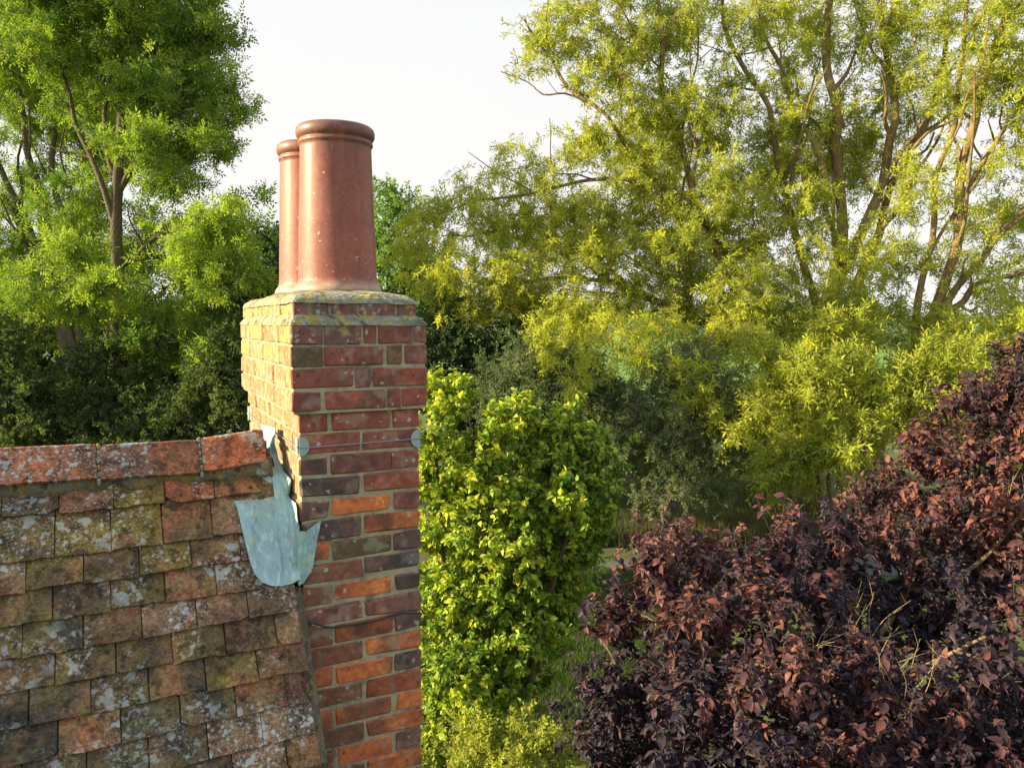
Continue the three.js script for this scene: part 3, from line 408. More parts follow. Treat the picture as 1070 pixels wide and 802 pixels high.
    const jm = []; for (const x of [-0.2955, -0.617, -0.95]) for (let k = -5; k <= 5; k++) { const z = k / 5 * 0.078; jm.push(wornBox(x - 0.006, x + 0.006, apexY(x) - Math.abs(z) * 1.4 - 0.02, apexY(x) - Math.abs(z) * 1.4 + 0.004 - 0.004 * rr(), zr + z - 0.01, zr + z + 0.01, 0.003, 0.005, rr)); } part('joint_mortar', merge(jm), cementM, roof);
    // mortar pointing between the verge tiles and the stack
    const pos = [], uv = [], idx = [], n = 60; for (let i = 0; i <= n; i++) { const v = lerp(0.02, 1.7, i / n), w = fbm(v * 1.5, 0.4, 24, 4, 950) - 0.5; [[-0.06, -0.004], [XV - 0.012 - 0.016 * smooth(0, 0.7, v), 0.004 + 0.03 * w], [-0.012 + 0.02 * w - 0.012 * smooth(0, 0.7, v), -0.006 + 0.06 * w], [0.004, -0.035]].forEach(([x, d]) => { const p = roofPt(x, v, d); pos.push(p.x, p.y, p.z); uv.push(x * 2, v); }); } for (let i = 0; i < n; i++) for (let k = 0; k < 3; k++) { const a = i * 4 + k, b = a + 4; idx.push(a, b, a + 1, b, b + 1, a + 1); } const q = geo(pos, idx, uv); q.computeVertexNormals(); part('verge_mortar', q, darkCementM, roof);
  }
  // walls below, with gables
  { const eave = roofPt(0, 4.15, -0.05), z0 = 2 * zr - eave.z, z1 = eave.z; const sh = new THREE.Shape([[z0, 0], [z1, 0], [z1, eave.y], [zr, roofPt(0, VA, 0).y - 0.09], [z0, eave.y]].map((p) => new THREE.Vector2(...p))); const g = new THREE.ExtrudeGeometry(sh, { depth: 8.85, bevelEnabled: false }); g.rotateY(-Math.PI / 2); const p = g.attributes.position, u = g.attributes.uv; g.computeBoundingBox(); g.translate(-0.07 - g.boundingBox.max.x, 0, 0); for (let i = 0; i < p.count; i++) u.setXY(i, p.getX(i) + p.getZ(i), p.getY(i)); part('wall', g, BRICK.r[1], house); }
}

// ------------------------------------------------------------------ ground
const gN = (x, z) => 0;
const meadowMap = (a, b, c, s, rep) => colorTex(512, (u, v) => { const k = fbm(u, v, 6, 5, s), q = fbm(u, v, 60, 3, s + 1), m = fbm(u, v, 20, 4, s + 2); let o = mix3(a, b, smooth(0.35, 0.65, k)); o = mix3(o, c, 0.7 * smooth(0.5, 0.7, m)); const f = 0.6 + 0.8 * q; return o.map((w) => w * f); }, rep);
const plane = (x0, x1, z0, z1, y) => { const g = geo([x0, y, z1, x1, y, z1, x1, y, z0, x0, y, z0], [0, 1, 2, 0, 2, 3], [x0, z1, x1, z1, x1, z0, x0, z0]); g.computeVertexNormals(); return g; };
const grassM = std({ map: meadowMap([0.07, 0.11, 0.022], [0.10, 0.13, 0.03], [0.12, 0.11, 0.04], 1000, 1 / 3), roughness: 0.97, bumpMap: speck, bumpScale: 0.05 });
struct('ground', plane(-1500, 1500, -1500, 1500, 0), grassM);
{ // a lane running past beyond the garden, with a bare path to it
  const road = (pts, w, y, name, m) => { const cv = new THREE.CatmullRomCurve3(pts), n = 40, pos = [], uv = [], idx = []; for (let i = 0; i <= n; i++) { const p = cv.getPoint(i / n), t = cv.getTangent(i / n), s = V(-t.z, 0, t.x).normalize(), ww = w * (1 + 0.12 * (vnoise(i * 0.7, 3, 64, 5) - 0.5)); pos.push(p.x - s.x * ww / 2, y, p.z - s.z * ww / 2, p.x + s.x * ww / 2, y, p.z + s.z * ww / 2); uv.push(0, i, w, i); if (i) { const a = i * 2; idx.push(a - 2, a, a - 1, a - 1, a, a + 1); } } const g = geo(pos, idx, uv); g.computeVertexNormals(); struct(name, g, m); };
  const asphalt = std({ map: meadowMap([0.10, 0.105, 0.115], [0.085, 0.09, 0.1], [0.12, 0.115, 0.11], 1020, 1 / 2), roughness: 0.9 });
  const g0 = (px, py) => { const d = FWD.clone().addScaledVector(RIGHT, (px - 535) / FOCAL).addScaledVector(UP, -(py - 401) / FOCAL); return EYE.clone().addScaledVector(d, -EYE.y / d.y); };
  road([g0(380, 640), g0(520, 612), g0(625, 600), g0(760, 592), g0(1000, 590)], 1.9, 0.012, 'lane', asphalt);
  road([g0(640, 760), g0(615, 705), g0(590, 660), g0(600, 625)], 0.9, 0.008, 'path', std({ map: meadowMap([0.22, 0.13, 0.09], [0.17, 0.12, 0.08], [0.12, 0.12, 0.05], 1030, 1 / 2), roughness: 0.95 }));
}
{ // rising meadow and low hills far off
  const hill = (dist, px0, px1, h, s, m, name) => { const n = 80, rows = 8, pos = [], uv = [], idx = []; for (let i = 0; i <= n; i++) for (let j = 0; j <= rows; j++) { const a = YAW + Math.atan((lerp(px0, px1, i / n) - 535) / FOCAL), d = dist * (1 + j * 0.06), t = j / rows, y = h * Math.sin(t * Math.PI * 0.5) * (0.65 + 0.7 * fbm(i / n, 0.2, 5, 3, s)) - (j ? 0 : 0.5); pos.push(EYE.x + Math.sin(a) * d, y, EYE.z - Math.cos(a) * d); uv.push(i * 4, j * 6); } for (let i = 0; i < n; i++) for (let j = 0; j < rows; j++) { const a = i * (rows + 1) + j, b = a + rows + 1; idx.push(a, b, a + 1, b, b + 1, a + 1); } const g = geo(pos, idx, uv); g.computeVertexNormals(); struct(name, g, m); };
  hill(70, -2500, 3500, 5.2, 7, std({ map: meadowMap([0.10, 0.21, 0.045], [0.12, 0.23, 0.05], [0.14, 0.20, 0.05], 1040, 1 / 9), roughness: 1 }), 'meadow_rise');
  hill(330, -2500, 3500, 11, 17, std({ map: meadowMap([0.08, 0.14, 0.06], [0.10, 0.16, 0.06], [0.06, 0.10, 0.05], 1050, 1 / 30), roughness: 1 }), 'hills');
}

// ------------------------------------------------------------------ foliage
// leaf: four triangles folded along the midrib, tip curled
function leafTris(pos, base, dir, nrm, L, Wd, fold, curl) {
  const s = dir.clone().cross(nrm).normalize(), P = (t, w, h) => [base.x + dir.x * t * L + s.x * w * Wd + nrm.x * h * L, base.y + dir.y * t * L + s.y * w * Wd + nrm.y * h * L, base.z + dir.z * t * L + s.z * w * Wd + nrm.z * h * L];
  const b = P(0, 0, 0), l = P(0.42, -0.5, fold), r = P(0.42, 0.5, fold), m = P(0.5, 0, 0.02), t = P(1, 0, -curl);
  pos.push(...b, ...m, ...l, ...b, ...r, ...m, ...m, ...t, ...l, ...m, ...r, ...t);
}
function bigLeaf(L, Wd, fold, curl) {                           // ovate blade, eight triangles
  const st = [[0, 0], [0.18, 0.72], [0.45, 1], [0.75, 0.6], [1, 0]], pos = [], z = (t, w) => fold * w * Wd - curl * L * t * t, v = (t, w) => [w * Wd / 2, z(t, Math.abs(w)), t * L];
  for (let i = 0; i + 1 < st.length; i++) for (const s of [-1, 1]) { const a = v(st[i][0], 0), b = v(st[i + 1][0], 0), c = v(st[i][0], s * st[i][1]), d = v(st[i + 1][0], s * st[i + 1][1]); if (i) pos.push(...a, ...(s > 0 ? [...b, ...c] : [...c, ...b])); if (i + 2 < st.length) pos.push(...b, ...(s > 0 ? [...d, ...c] : [...c, ...d])); }
  const g = mergeVertices(geo(pos), 1e-5); g.computeVertexNormals(); return g;
}
const rdir = (r) => { const z = r() * 2 - 1, a = r() * 2 * Math.PI, q = Math.sqrt(1 - z * z); return V(q * Math.cos(a), z, q * Math.sin(a)); };
function spray(seed, n, L, leafL, leafW, out, pinnate) {        // along +z
  const r = mulberry(seed), pos = [];
  for (let i = 0; i < n; i++) {
    const t = (i + r() * 0.6) / n, a = i * 2.4 + r(), d = V(Math.cos(a) * out, Math.sin(a) * out, 1 - out * 0.4 + 0.5 * (r() - 0.5)).normalize(), base = V((r() - 0.5) * 0.1 * L, (r() - 0.5) * 0.1 * L - 0.25 * L * t * t, t * L), n_ = rdir(r).addScaledVector(d, 0); n_.addScaledVector(d, -n_.dot(d)).normalize();
    const s = 0.7 + 0.5 * r();
    if (!pinnate) leafTris(pos, base, d, n_, leafL * s, leafW * s, 0.08, 0.15 * r());
    else { const side = d.clone().cross(n_); for (let k = 0; k < 7; k++) { const q = (k + 1) / 8, sg = k === 6 ? 0 : k % 2 ? 1 : -1; leafTris(pos, base.clone().addScaledVector(d, q * pinnate).addScaledVector(n_, -0.3 * q * q * pinnate), side.clone().multiplyScalar(sg * 0.9).addScaledVector(d, 0.5).addScaledVector(n_, -0.15).normalize(), n_, leafL * s * (0.8 + 0.3 * r()), leafW * s, 0.06, 0.15); } }
  }
  return geo(pos);
}
const SPRAYS = {
  willow: [0, 1].map((i) => spray(50 + i, 15, 0.42, 0.16, 0.044, 0.8)), willowSmall: [0].map((i) => spray(60 + i, 16, 0.36, 0.12, 0.036, 0.85)),
  ash: [0, 1].map((i) => spray(70 + i, 4, 0.16, 0.11, 0.042, 1.1, 0.26)), broad: [0, 1].map((i) => spray(80 + i, 14, 0.36, 0.095, 0.06, 0.95)), lime: [0, 1].map((i) => spray(90 + i, 18, 0.26, 0.06, 0.038, 0.95)),
};
// crown: blobs [px, py, depth, rx px, ry px, density, tone] hold branches, branchlets and, along those, leaf sprays
const areaOf = (g) => { const p = g.attributes.position, a = V(), b = V(), c = V(); let t = 0; for (let i = 0; i < p.count; i += 3) { a.fromBufferAttribute(p, i); b.fromBufferAttribute(p, i + 1).sub(a); c.fromBufferAttribute(p, i + 2).sub(a); t += b.cross(c).length() / 2; } return t; };
function growCrown(tree, o) {
  const r = mulberry(o.seed), nodes = o.nodes.map((p) => p.clone()), br = [], mats = o.sprays.map(() => []), cols = o.sprays.map(() => []), Q = new THREE.Quaternion(), Q2 = new THREE.Quaternion(), Z = V(0, 0, 1);
  const nearest = (p) => { let b = nodes[0], bd = 1e9; for (const n of nodes) { const d = n.distanceToSquared(p) * (n.y > p.y ? 2 : 1); if (d < bd) { bd = d; b = n; } } return b; };
  const sa = areaOf(o.sprays[0]) * o.scale * o.scale, per = o.per || 9;
  const jit = (k) => V((r() - 0.5) * k, (r() - 0.5) * k, (r() - 0.5) * k);
  for (const [px, py, dp, rx, ry, den = 1, tone = 0] of o.blobs) {
    const c = at(px, py, dp), RX = rx * dp / FOCAL, RY = ry * dp / FOCAL, RZ = Math.min(o.deep || 9, (RX + RY) / 2), S = Math.sqrt(RX * RY);
    const inside = (soft) => { const d = rdir(r), q = Math.pow(r(), 0.45) * (soft ? 0.7 + 0.6 * r() : 0.8); return c.clone().add(V(d.x * RX * q, d.y * RY * q, d.z * RZ * q)); };
    const join = (p, k) => { const f = nearest(p), d = f.distanceTo(p); if (d < 0.25) return; const m = f.clone().lerp(p, 0.5).add(jit(0.25 * d)).add(V(0, 0.08 * d, 0)), rr = clamp(d * 0.011, 0.008, 0.05) * k * (o.bough || 1); br.push(limb([f, m, p], rr, rr * 0.35, 4, 5)); nodes.push(m, p); };
    join(c, 1); const nS = Math.round(3 + 2.2 * den * S); for (let k = 0; k < nS; k++) join(inside(false), 0.7);
    const n = Math.round(den * o.lai * Math.PI * RX * RY / (per * sa));
    for (let k = 0; k < n; k++) {
      const tip = inside(true), f = nearest(tip), d = f.distanceTo(tip), end = tip.clone().add(V(0, -(o.droop || 0) * d * (0.3 + 0.7 * r()), 0)), mid = f.clone().lerp(tip, 0.55).add(jit(0.22 * d)).add(V(0, 0.10 * d, 0));
      const w = o.twigR || 0.009; if (o.twigs !== false) br.push(limb([f, mid, end], w, w * 0.4, 3, 4));
      const cv = new THREE.QuadraticBezierCurve3(f, mid, end), ct = clamp(0.5 + 0.5 * tone + (r() - 0.5) * 0.7), ns = Math.max(3, Math.round(per * (0.6 + 0.8 * r()) * clamp(d / (o.len || 1), 0.5, 1.6))), t0 = clamp(1 - (o.len || 1) * 1.2 / d, 0.1, 0.8);
      for (let q = 0; q < ns; q++) {
        const t = lerp(t0, 1, Math.pow((q + r()) / ns, 0.8)), p = cv.getPoint(t).add(jit(o.spread || 0.16)), dir = cv.getTangent(t).multiplyScalar(0.55).add(rdir(r).multiplyScalar(0.75)).add(V(0, -(o.hang || 0) * r(), 0)).normalize(), sc = o.scale * (0.7 + 0.6 * r());
        Q.setFromUnitVectors(Z, dir); Q.multiply(Q2.setFromAxisAngle(Z, r() * 6.283)); const u = Math.floor(r() * mats.length); mats[u].push(new THREE.Matrix4().compose(p, Q, V(sc, sc, sc)));
        const g = clamp(ct + (r() - 0.5) * 0.5), col = mix3(o.cols[0], o.cols[1], g), b = 0.8 + 0.4 * r(); cols[u].push(rgb(col[0] * b, col[1] * b, col[2] * (0.8 + 0.4 * r())));
      }
    }
  }
  mats.forEach((l, w) => { if (!l.length) return; const im = new THREE.InstancedMesh(o.sprays[w], o.mat || leafM, l.length); l.forEach((m, i) => { im.setMatrixAt(i, m); im.setColorAt(i, cols[w][i]); }); im.name = 'crown'; im.userData.kind = 'stuff'; im.castShadow = im.receiveShadow = true; im.position.copy(tree.position).negate(); tree.add(im); });
  if (br.length) part('branches', merge(br), o.bark, tree).userData.kind = 'stuff';
}
function crooked(pts, k, r) { const o = [pts[0]]; for (let i = 1; i < pts.length; i++) { const a = pts[i - 1], b = pts[i], L = a.distanceTo(b); o.push(a.clone().lerp(b, 0.35 + 0.3 * r()).add(rdir(r).multiplyScalar(k * L))); if (i < pts.length - 1) o.push(b.clone().add(rdir(r).multiplyScalar(0.5 * k * L))); else o.push(b); } return o; }
function forks(pts, ra, rz, n, r, up = 0.5) { const c = new THREE.CatmullRomCurve3(pts, false, 'centripetal'), L = c.getLength(), o = []; for (let i = 0; i < n; i++) { const t = 0.25 + 0.65 * (i + r()) / n, p = c.getPoint(t), d = c.getTangent(t).multiplyScalar(0.75).add(rdir(r).multiplyScalar(0.75)).add(V(0, up * r(), 0)).normalize(), l = L * (0.16 + 0.2 * r()) * (1.15 - 0.5 * t), q = crooked([p, p.clone().addScaledVector(d, l * 0.5), p.clone().addScaledVector(d, l).add(V(0, up * 0.25 * l, 0))], 0.1, r), w = lerp(ra, rz, t) * (0.42 + 0.2 * r()); o.push([q, w, w * 0.35]); } return o; }
const samples = (pts, n = 8) => { const c = new THREE.CatmullRomCurve3(pts, false, 'centripetal'), o = []; for (let i = 0; i <= n; i++) o.push(c.getPoint(i / n)); return o; };
const base = (px, depth) => { const p = at(px, 338, depth); p.y = 0; return p; };
const path = (l, d) => l.map(([x, y, dd]) => at(x, y, d + (dd || 0)));

// --- ash on the left
{
  const D = 20, b = base(122, D), t = thing('ash_tree', 'tall dark green ash tree with upright brown trunk, left of the chimney', 'tree', b);
  const trunk = [b, at(118, 480, D), at(121, 380, D), at(123, 300, D), at(121, 230, D), at(124, 170, D), at(128, 90, D), at(125, -20, D)];
  part('trunk', limb(trunk, 0.22, 0.08, 9, 36, 0.2), barkM.ash, t);
  const L = [[[121, 240], [100, 170], [70, 100], [50, 20]], [[124, 200], [150, 150], [190, 100], [215, 40]], [[122, 280], [160, 250], [200, 235], [235, 240]], [[120, 300], [95, 280], [75, 285], [60, 300]], [[124, 150], [165, 120], [210, 105], [250, 110]], [[122, 185], [112, 150], [118, 60], [140, -30]]].map((l) => path(l, D));
  { const rb = mulberry(22); for (const l of L.slice()) { const p = crooked(l, 0.08, rb); part('branch', limb(p, 0.085, 0.025, 6, 16), barkM.ash, t); for (const [q, w, v] of forks(p, 0.085, 0.03, 3, rb)) { L.push(q); part('branch', limb(q, w, v, 5, 9), barkM.ash, t); } } }
  growCrown(t, { seed: 21,  nodes: [...samples(trunk.slice(3)), ...L.flatMap((l) => samples(l))], deep: 2.2, lai: 10.5, per: 8, len: 1.1, scale: 1, droop: 0.12, hang: 0.2, bark: barkM.ash, sprays: SPRAYS.ash, cols: [[0.10, 0.21, 0.020], [0.36, 0.48, 0.032]],
    blobs: [[50, -40, D, 110, 60], [165, -40, D, 85, 55], [60, 40, D, 70, 45, 0.8], [130, 25, D, 60, 45], [195, 30, D, 55, 40], [205, 85, D, 50, 32], [235, 120, D, 38, 22], [160, 95, D, 55, 35], [95, 100, D + 1, 50, 35, 0.7], [205, 150, D, 55, 26], [150, 150, D - 1, 40, 25], [250, 90, D, 25, 14, 0.6], [175, 190, D, 50, 22, 0.8], [255, 205, D, 24, 16, 0.5], [225, 225, D - 2, 45, 22, 1, 0.6], [215, 262, D - 2, 52, 32, 1.2, 1], [245, 290, D - 2, 38, 30, 1, 0.4], [205, 310, D - 1.5, 40, 30, 0.9], [75, 265, D - 1.5, 38, 28, 1, 1], [105, 300, D - 2, 35, 30, 1, 0.7], [70, 320, D - 1, 45, 26, 0.9, 0.3], [30, 300, D - 1, 35, 28, 0.7, 0.2], [170, 350, D - 1, 50, 40, 0.9, -0.3], [225, 370, D - 1.5, 40, 40, 1, -0.2], [140, 255, D + 1, 40, 35, 0.6, -0.3], [180, 240, D + 1, 40, 30, 0.6, -0.2], [100, 200, D + 1, 40, 28, 0.5], [245, 250, D + 0.5, 32, 30, 0.7], [60, 220, D + 1, 40, 28, 0.45]] });  // raised tone paints sunlight into the yellow-green side clumps
}
// --- leaning tree behind it
{
  const D = 25, b = base(95, D), t = thing('leaning_tree', 'several leaning bare stems with thin leaves against bright sky at far left', 'tree', b);
  const L = [[[80, 420], [55, 300], [25, 230], [0, 170], [-20, 90]], [[85, 400], [70, 290], [45, 200], [25, 130], [20, 40]], [[60, 340], [30, 260], [5, 210], [-25, 180]], [[88, 380], [85, 300], [62, 220], [55, 140], [70, 60]]].map((l) => path(l, D));
  part('trunk', limb([b, ...path([[90, 500], [80, 400], [78, 380]], D)], 0.3, 0.2, 8, 12), barkM.ash, t); { const rb = mulberry(32); for (const l of L.slice()) { const p = crooked(l, 0.07, rb); part('branch', limb(p, 0.17, 0.06, 7, 22, 0.2), barkM.ash, t); for (const [q, w, v] of forks(p, 0.17, 0.06, 3, rb)) { L.push(q); part('branch', limb(q, w, v, 5, 9), barkM.ash, t); } } }
  growCrown(t, { seed: 31,  nodes: L.flatMap((l) => samples(l)), deep: 2, lai: 9, per: 8, len: 1.1, scale: 1, droop: 0.12, hang: 0.2, bark: barkM.ash, sprays: SPRAYS.ash, cols: [[0.14, 0.26, 0.025], [0.38, 0.50, 0.04]],
    blobs: [[-10, 20, D, 70, 50], [10, 90, D, 50, 35, 0.6], [70, 130, D, 40, 30, 0.4], [-15, 150, D, 40, 30, 0.4], [40, 180, D, 40, 25, 0.25], [-10, 250, D, 40, 40, 0.5], [20, 330, D, 60, 40, 0.9], [90, 230, D, 40, 30, 0.3], [5, 205, D, 25, 20, 0.4], [50, 260, D + 1, 50, 40, 0.6], [100, 170, D + 1, 35, 30, 0.4], [30, 130, D + 1, 50, 35, 0.5], [10, 290, D + 1, 45, 35, 0.8], [60, 80, D + 2, 70, 50, 0.8], [110, 130, D + 2, 50, 50, 0.6], [170, 60, D + 2, 60, 50, 0.8], [30, 200, D + 2, 50, 40, 0.5], [90, 260, D + 2, 50, 45, 0.8], [160, 160, D + 2, 50, 40, 0.6], [0, 60, D + 2, 60, 50, 0.8], [60, 310, D + 2, 70, 40, 1]] });
}
// --- dark shrubs along the bottom left
function shrub(name, label, cat, seed, px, d, blobs, cols, sprays, o = {}) {
  const b = base(px, d), t = thing(name, label, cat, b, o.group), stems = [-1, 0, 1].map((k) => [b, b.clone().lerp(at(blobs[0][0], blobs[0][1], blobs[0][2]), 0.5).add(V(k * 0.3, 0, 0.1 * k)), at(blobs[0][0] + k * 14, blobs[0][1], blobs[0][2])]);
  part('trunk', merge(stems.map((s) => limb(s, o.r || 0.07, 0.03, 6, 8))), o.bark || barkM.ash, t);
  growCrown(t, { seed, nodes: stems.flatMap((s) => samples(s, 5)), deep: 1.6, lai: 6.0, per: 9, len: 0.8, scale: 1, bark: o.bark || barkM.ash, sprays, cols, blobs, ...o }); return t;
}
const DK = [[0.035, 0.07, 0.014], [0.12, 0.17, 0.022]];
shrub('dark_shrub', 'dark evergreen shrub behind the ridge at the far left edge', 'shrub', 41, 20, 18, [[20, 420, 18, 60, 50], [-20, 380, 18, 50, 50], [45, 460, 18, 60, 40], [10, 350, 18.5, 45, 25, 0.7], [15, 530, 18, 60, 50, 0.6], [25, 610, 18, 65, 45, 0.6]], DK, SPRAYS.broad, { group: 'dark shrubs behind the roof ridge' });
shrub('dark_shrub', 'dark leafy shrub behind the ridge under the upright ash trunk', 'shrub', 42, 120, 18.5, [[115, 430, 18.5, 55, 50], [130, 380, 19, 45, 40, 0.7], [90, 400, 19, 40, 40], [150, 460, 18, 50, 35], [120, 530, 18.3, 60, 50, 0.6], [120, 610, 18.3, 65, 45, 0.6]], DK, SPRAYS.broad, { group: 'dark shrubs behind the roof ridge' });
shrub('dark_shrub', 'dark leafy shrub just left of the sunlit chimney face', 'shrub', 43, 220, 18, [[215, 420, 18, 45, 55], [240, 370, 18, 30, 50, 0.8], [180, 440, 18, 50, 40], [265, 430, 18.5, 40, 60], [270, 330, 19, 30, 50], [225, 520, 18, 60, 50, 0.6], [230, 600, 18, 65, 45, 0.6], [290, 560, 18.5, 50, 60, 0.5]], DK, SPRAYS.broad, { group: 'dark shrubs behind the roof ridge' });
shrub('dark_tree', 'dark green tree showing just left of the rear chimney pot', 'tree', 44, 285, 27, [[275, 250, 27, 22, 28], [265, 300, 27, 35, 40], [300, 300, 27, 40, 60], [290, 380, 27, 60, 60], [255, 350, 27, 40, 50]], [[0.05, 0.12, 0.025], [0.11, 0.2, 0.04]], SPRAYS.broad, { r: 0.15,  });
shrub('backdrop_tree', 'dense dark tree filling the gap behind the ash at left', 'tree', 45, 150, 30, [[60, 400, 30, 110, 70], [170, 380, 30, 90, 80], [-40, 380, 30, 80, 80], [120, 310, 31, 60, 40, 0.7], [190, 280, 30, 40, 40, 0.7]], [[0.06, 0.12, 0.03], [0.12, 0.2, 0.04]], SPRAYS.broad, { r: 0.2, scale: 1.5 });
// --- far tree between the stack and the willow
shrub('distant_tree', 'distant rounded green tree just right of the chimney pots', 'tree', 46, 405, 48, [[405, 215, 48, 26, 28], [430, 225, 48, 30, 28], [395, 255, 48, 30, 35], [425, 275, 48, 40, 40, 0.8], [400, 320, 48, 50, 50], [450, 310, 48, 40, 50]], [[0.14, 0.28, 0.045], [0.22, 0.36, 0.05]], SPRAYS.broad, { r: 0.3, scale: 2, len: 1.6, spread: 0.4 });

// --- big willow
const WC = [[0.24, 0.30, 0.030], [0.58, 0.61, 0.05]];
{
  const D = 28, b = base(850, D), t = thing('willow_tree', 'huge spreading willow with many arching stems filling the upper right', 'tree', b, 'willows on the right');
  const trunk = [b, at(845, 520, D), at(850, 420, D), at(862, 350, D)];
  part('trunk', limb(trunk, 0.62, 0.42, 10, 16, 0.25), barkM.willow, t);
  const L = [
    [[[862, 360], [872, 300], [882, 200], [874, 120], [864, 40], [858, -60]], 0.25, 0.11], [[[866, 350], [890, 265], [918, 190], [933, 130], [927, 70], [915, -40]], 0.22, 0.09], [[[868, 350], [900, 290], [922, 230], [945, 165], [975, 100], [990, 10]], 0.2, 0.07],
    [[[850, 400], [805, 330], [762, 275], [728, 215], [705, 130], [690, 40], [670, -40]], 0.2, 0.06], [[[840, 420], [780, 365], [715, 320], [650, 297], [585, 290], [520, 300]], 0.17, 0.05], [[[800, 330], [745, 260], [690, 190], [630, 120], [575, 60], [548, 20]], 0.14, 0.035],
    [[[858, 370], [840, 290], [822, 200], [800, 110], [760, 30], [740, -50]], 0.17, 0.05], [[[720, 215], [660, 190], [590, 190], [520, 205], [455, 225]], 0.09, 0.03], [[[875, 250], [862, 190], [830, 120], [800, 40], [790, -40]], 0.12, 0.05], [[[700, 318], [620, 270], [540, 240], [470, 245]], 0.08, 0.03], [[[760, 275], [742, 330], [735, 360]], 0.07, 0.03], [[[920, 200], [950, 150], [1000, 110], [1050, 40]], 0.1, 0.04]];
  const rb = mulberry(52), P = []; for (const [l, a, z] of L) { const p = crooked(path(l.map(([x, y], i) => [x, y, (i % 2 ? -1 : 1) * 0.5 * (i > 0)]), D), 0.085, rb); P.push(p); part('branch', limb(p, a, z, 7, 30, 0.25), barkM.willow, t); for (const [q, w, v] of forks(p, a, z, 4, rb)) { P.push(q); part('branch', limb(q, w, v, 6, 12), barkM.willow, t); for (const [q2, w2, v2] of forks(q, w, v, 2, rb)) { P.push(q2); part('branch', limb(q2, w2, v2, 5, 8), barkM.willow, t); } } }
  growCrown(t, { seed: 51, nodes: P.flatMap((l) => samples(l, 6)), deep: 2.6, lai: 6.6, per: 9, len: 1.3, scale: 1, droop: 0.3, hang: 0.5, bark: barkM.willow, sprays: SPRAYS.willow, cols: WC,
    blobs: [[590, 30, D, 50, 32, 0.8], [560, 55, D, 38, 25, 0.6], [640, 60, D, 55, 45, 0.8], [700, 20, D, 60, 50, 0.7], [620, -20, D, 60, 30, 0.8], [780, 10, D, 60, 60, 0.6], [860, 20, D + 1, 60, 70, 0.5], [940, 20, D, 60, 60, 0.6], [680, 110, D, 60, 40, 0.8], [750, 110, D, 60, 50, 0.7], [830, 120, D, 60, 60, 0.5], [930, 110, D + 1, 60, 50, 0.5], [620, 145, D, 45, 32, 0.8], [545, 175, D, 45, 30, 0.7], [490, 200, D, 40, 28, 0.7], [450, 235, D, 35, 32, 0.8], [520, 230, D, 50, 35, 1], [590, 215, D, 55, 40, 0.9], [670, 190, D, 60, 45, 0.8], [750, 200, D - 1, 55, 45, 0.7], [830, 230, D - 1, 60, 55, 0.5], [470, 280, D - 1, 45, 40, 1.1], [540, 285, D - 1, 55, 40, 1.1], [620, 265, D - 1, 60, 40, 0.9], [700, 265, D - 1, 55, 40, 0.8], [780, 300, D - 2, 60, 40, 0.9], [500, 320, D - 1, 55, 25, 1], [600, 320, D - 2, 40, 25, 0.7], [860, 310, D - 2, 60, 40, 0.6], [600, 375, D - 2.5, 35, 45, 0.7, 0.5], [585, 340, D - 2, 30, 30, 0.6], [690, 160, D + 2, 80, 60, 0.4], [880, 160, D + 2, 100, 80, 0.45], [560, 250, D + 1, 60, 40, 0.9], [640, 230, D + 1, 60, 45, 0.9], [720, 240, D + 1, 60, 50, 0.8], [660, 300, D, 50, 30, 0.9], [720, 300, D, 45, 35, 0.7], [550, 320, D, 60, 30, 1], [800, 180, D + 1, 60, 50, 0.5], [790, 250, D, 50, 40, 0.7], [770, 345, D - 2, 60, 30, 1], [840, 345, D - 2, 60, 30, 1], [430, 260, D, 25, 35, 0.9], [470, 320, D, 30, 25, 1], [610, 330, D, 40, 25, 0.8, -0.5], [745, 330, D + 1, 30, 30, 0.8, -0.5], [650, 322, D - 1, 40, 16, 0.8], [700, 330, D - 1, 35, 20, 0.7], [640, 350, D - 4, 20, 50, 0.7, 0.4], [600, 395, D - 5.5, 18, 40, 0.7, 0.6], [665, 360, D - 4.5, 22, 40, 0.6, 0.2], [570, 350, D - 4, 28, 32, 0.8, 0.3], [725, 400, D - 5, 30, 45, 0.6, 0.2], [760, 440, D - 5.5, 28, 50, 0.7, 0.3], [690, 340, D - 3, 40, 25, 0.7], [735, 370, D - 2, 30, 40, 0.8], [690, 380, D - 1, 20, 30, 0.4]].map((b) => b[0] < 670 && b[1] > 165 && b[1] < 345 ? [b[0], b[1], b[2], b[3], b[4], (b[5] ?? 1) * 0.8, 0.6] : b) });
}
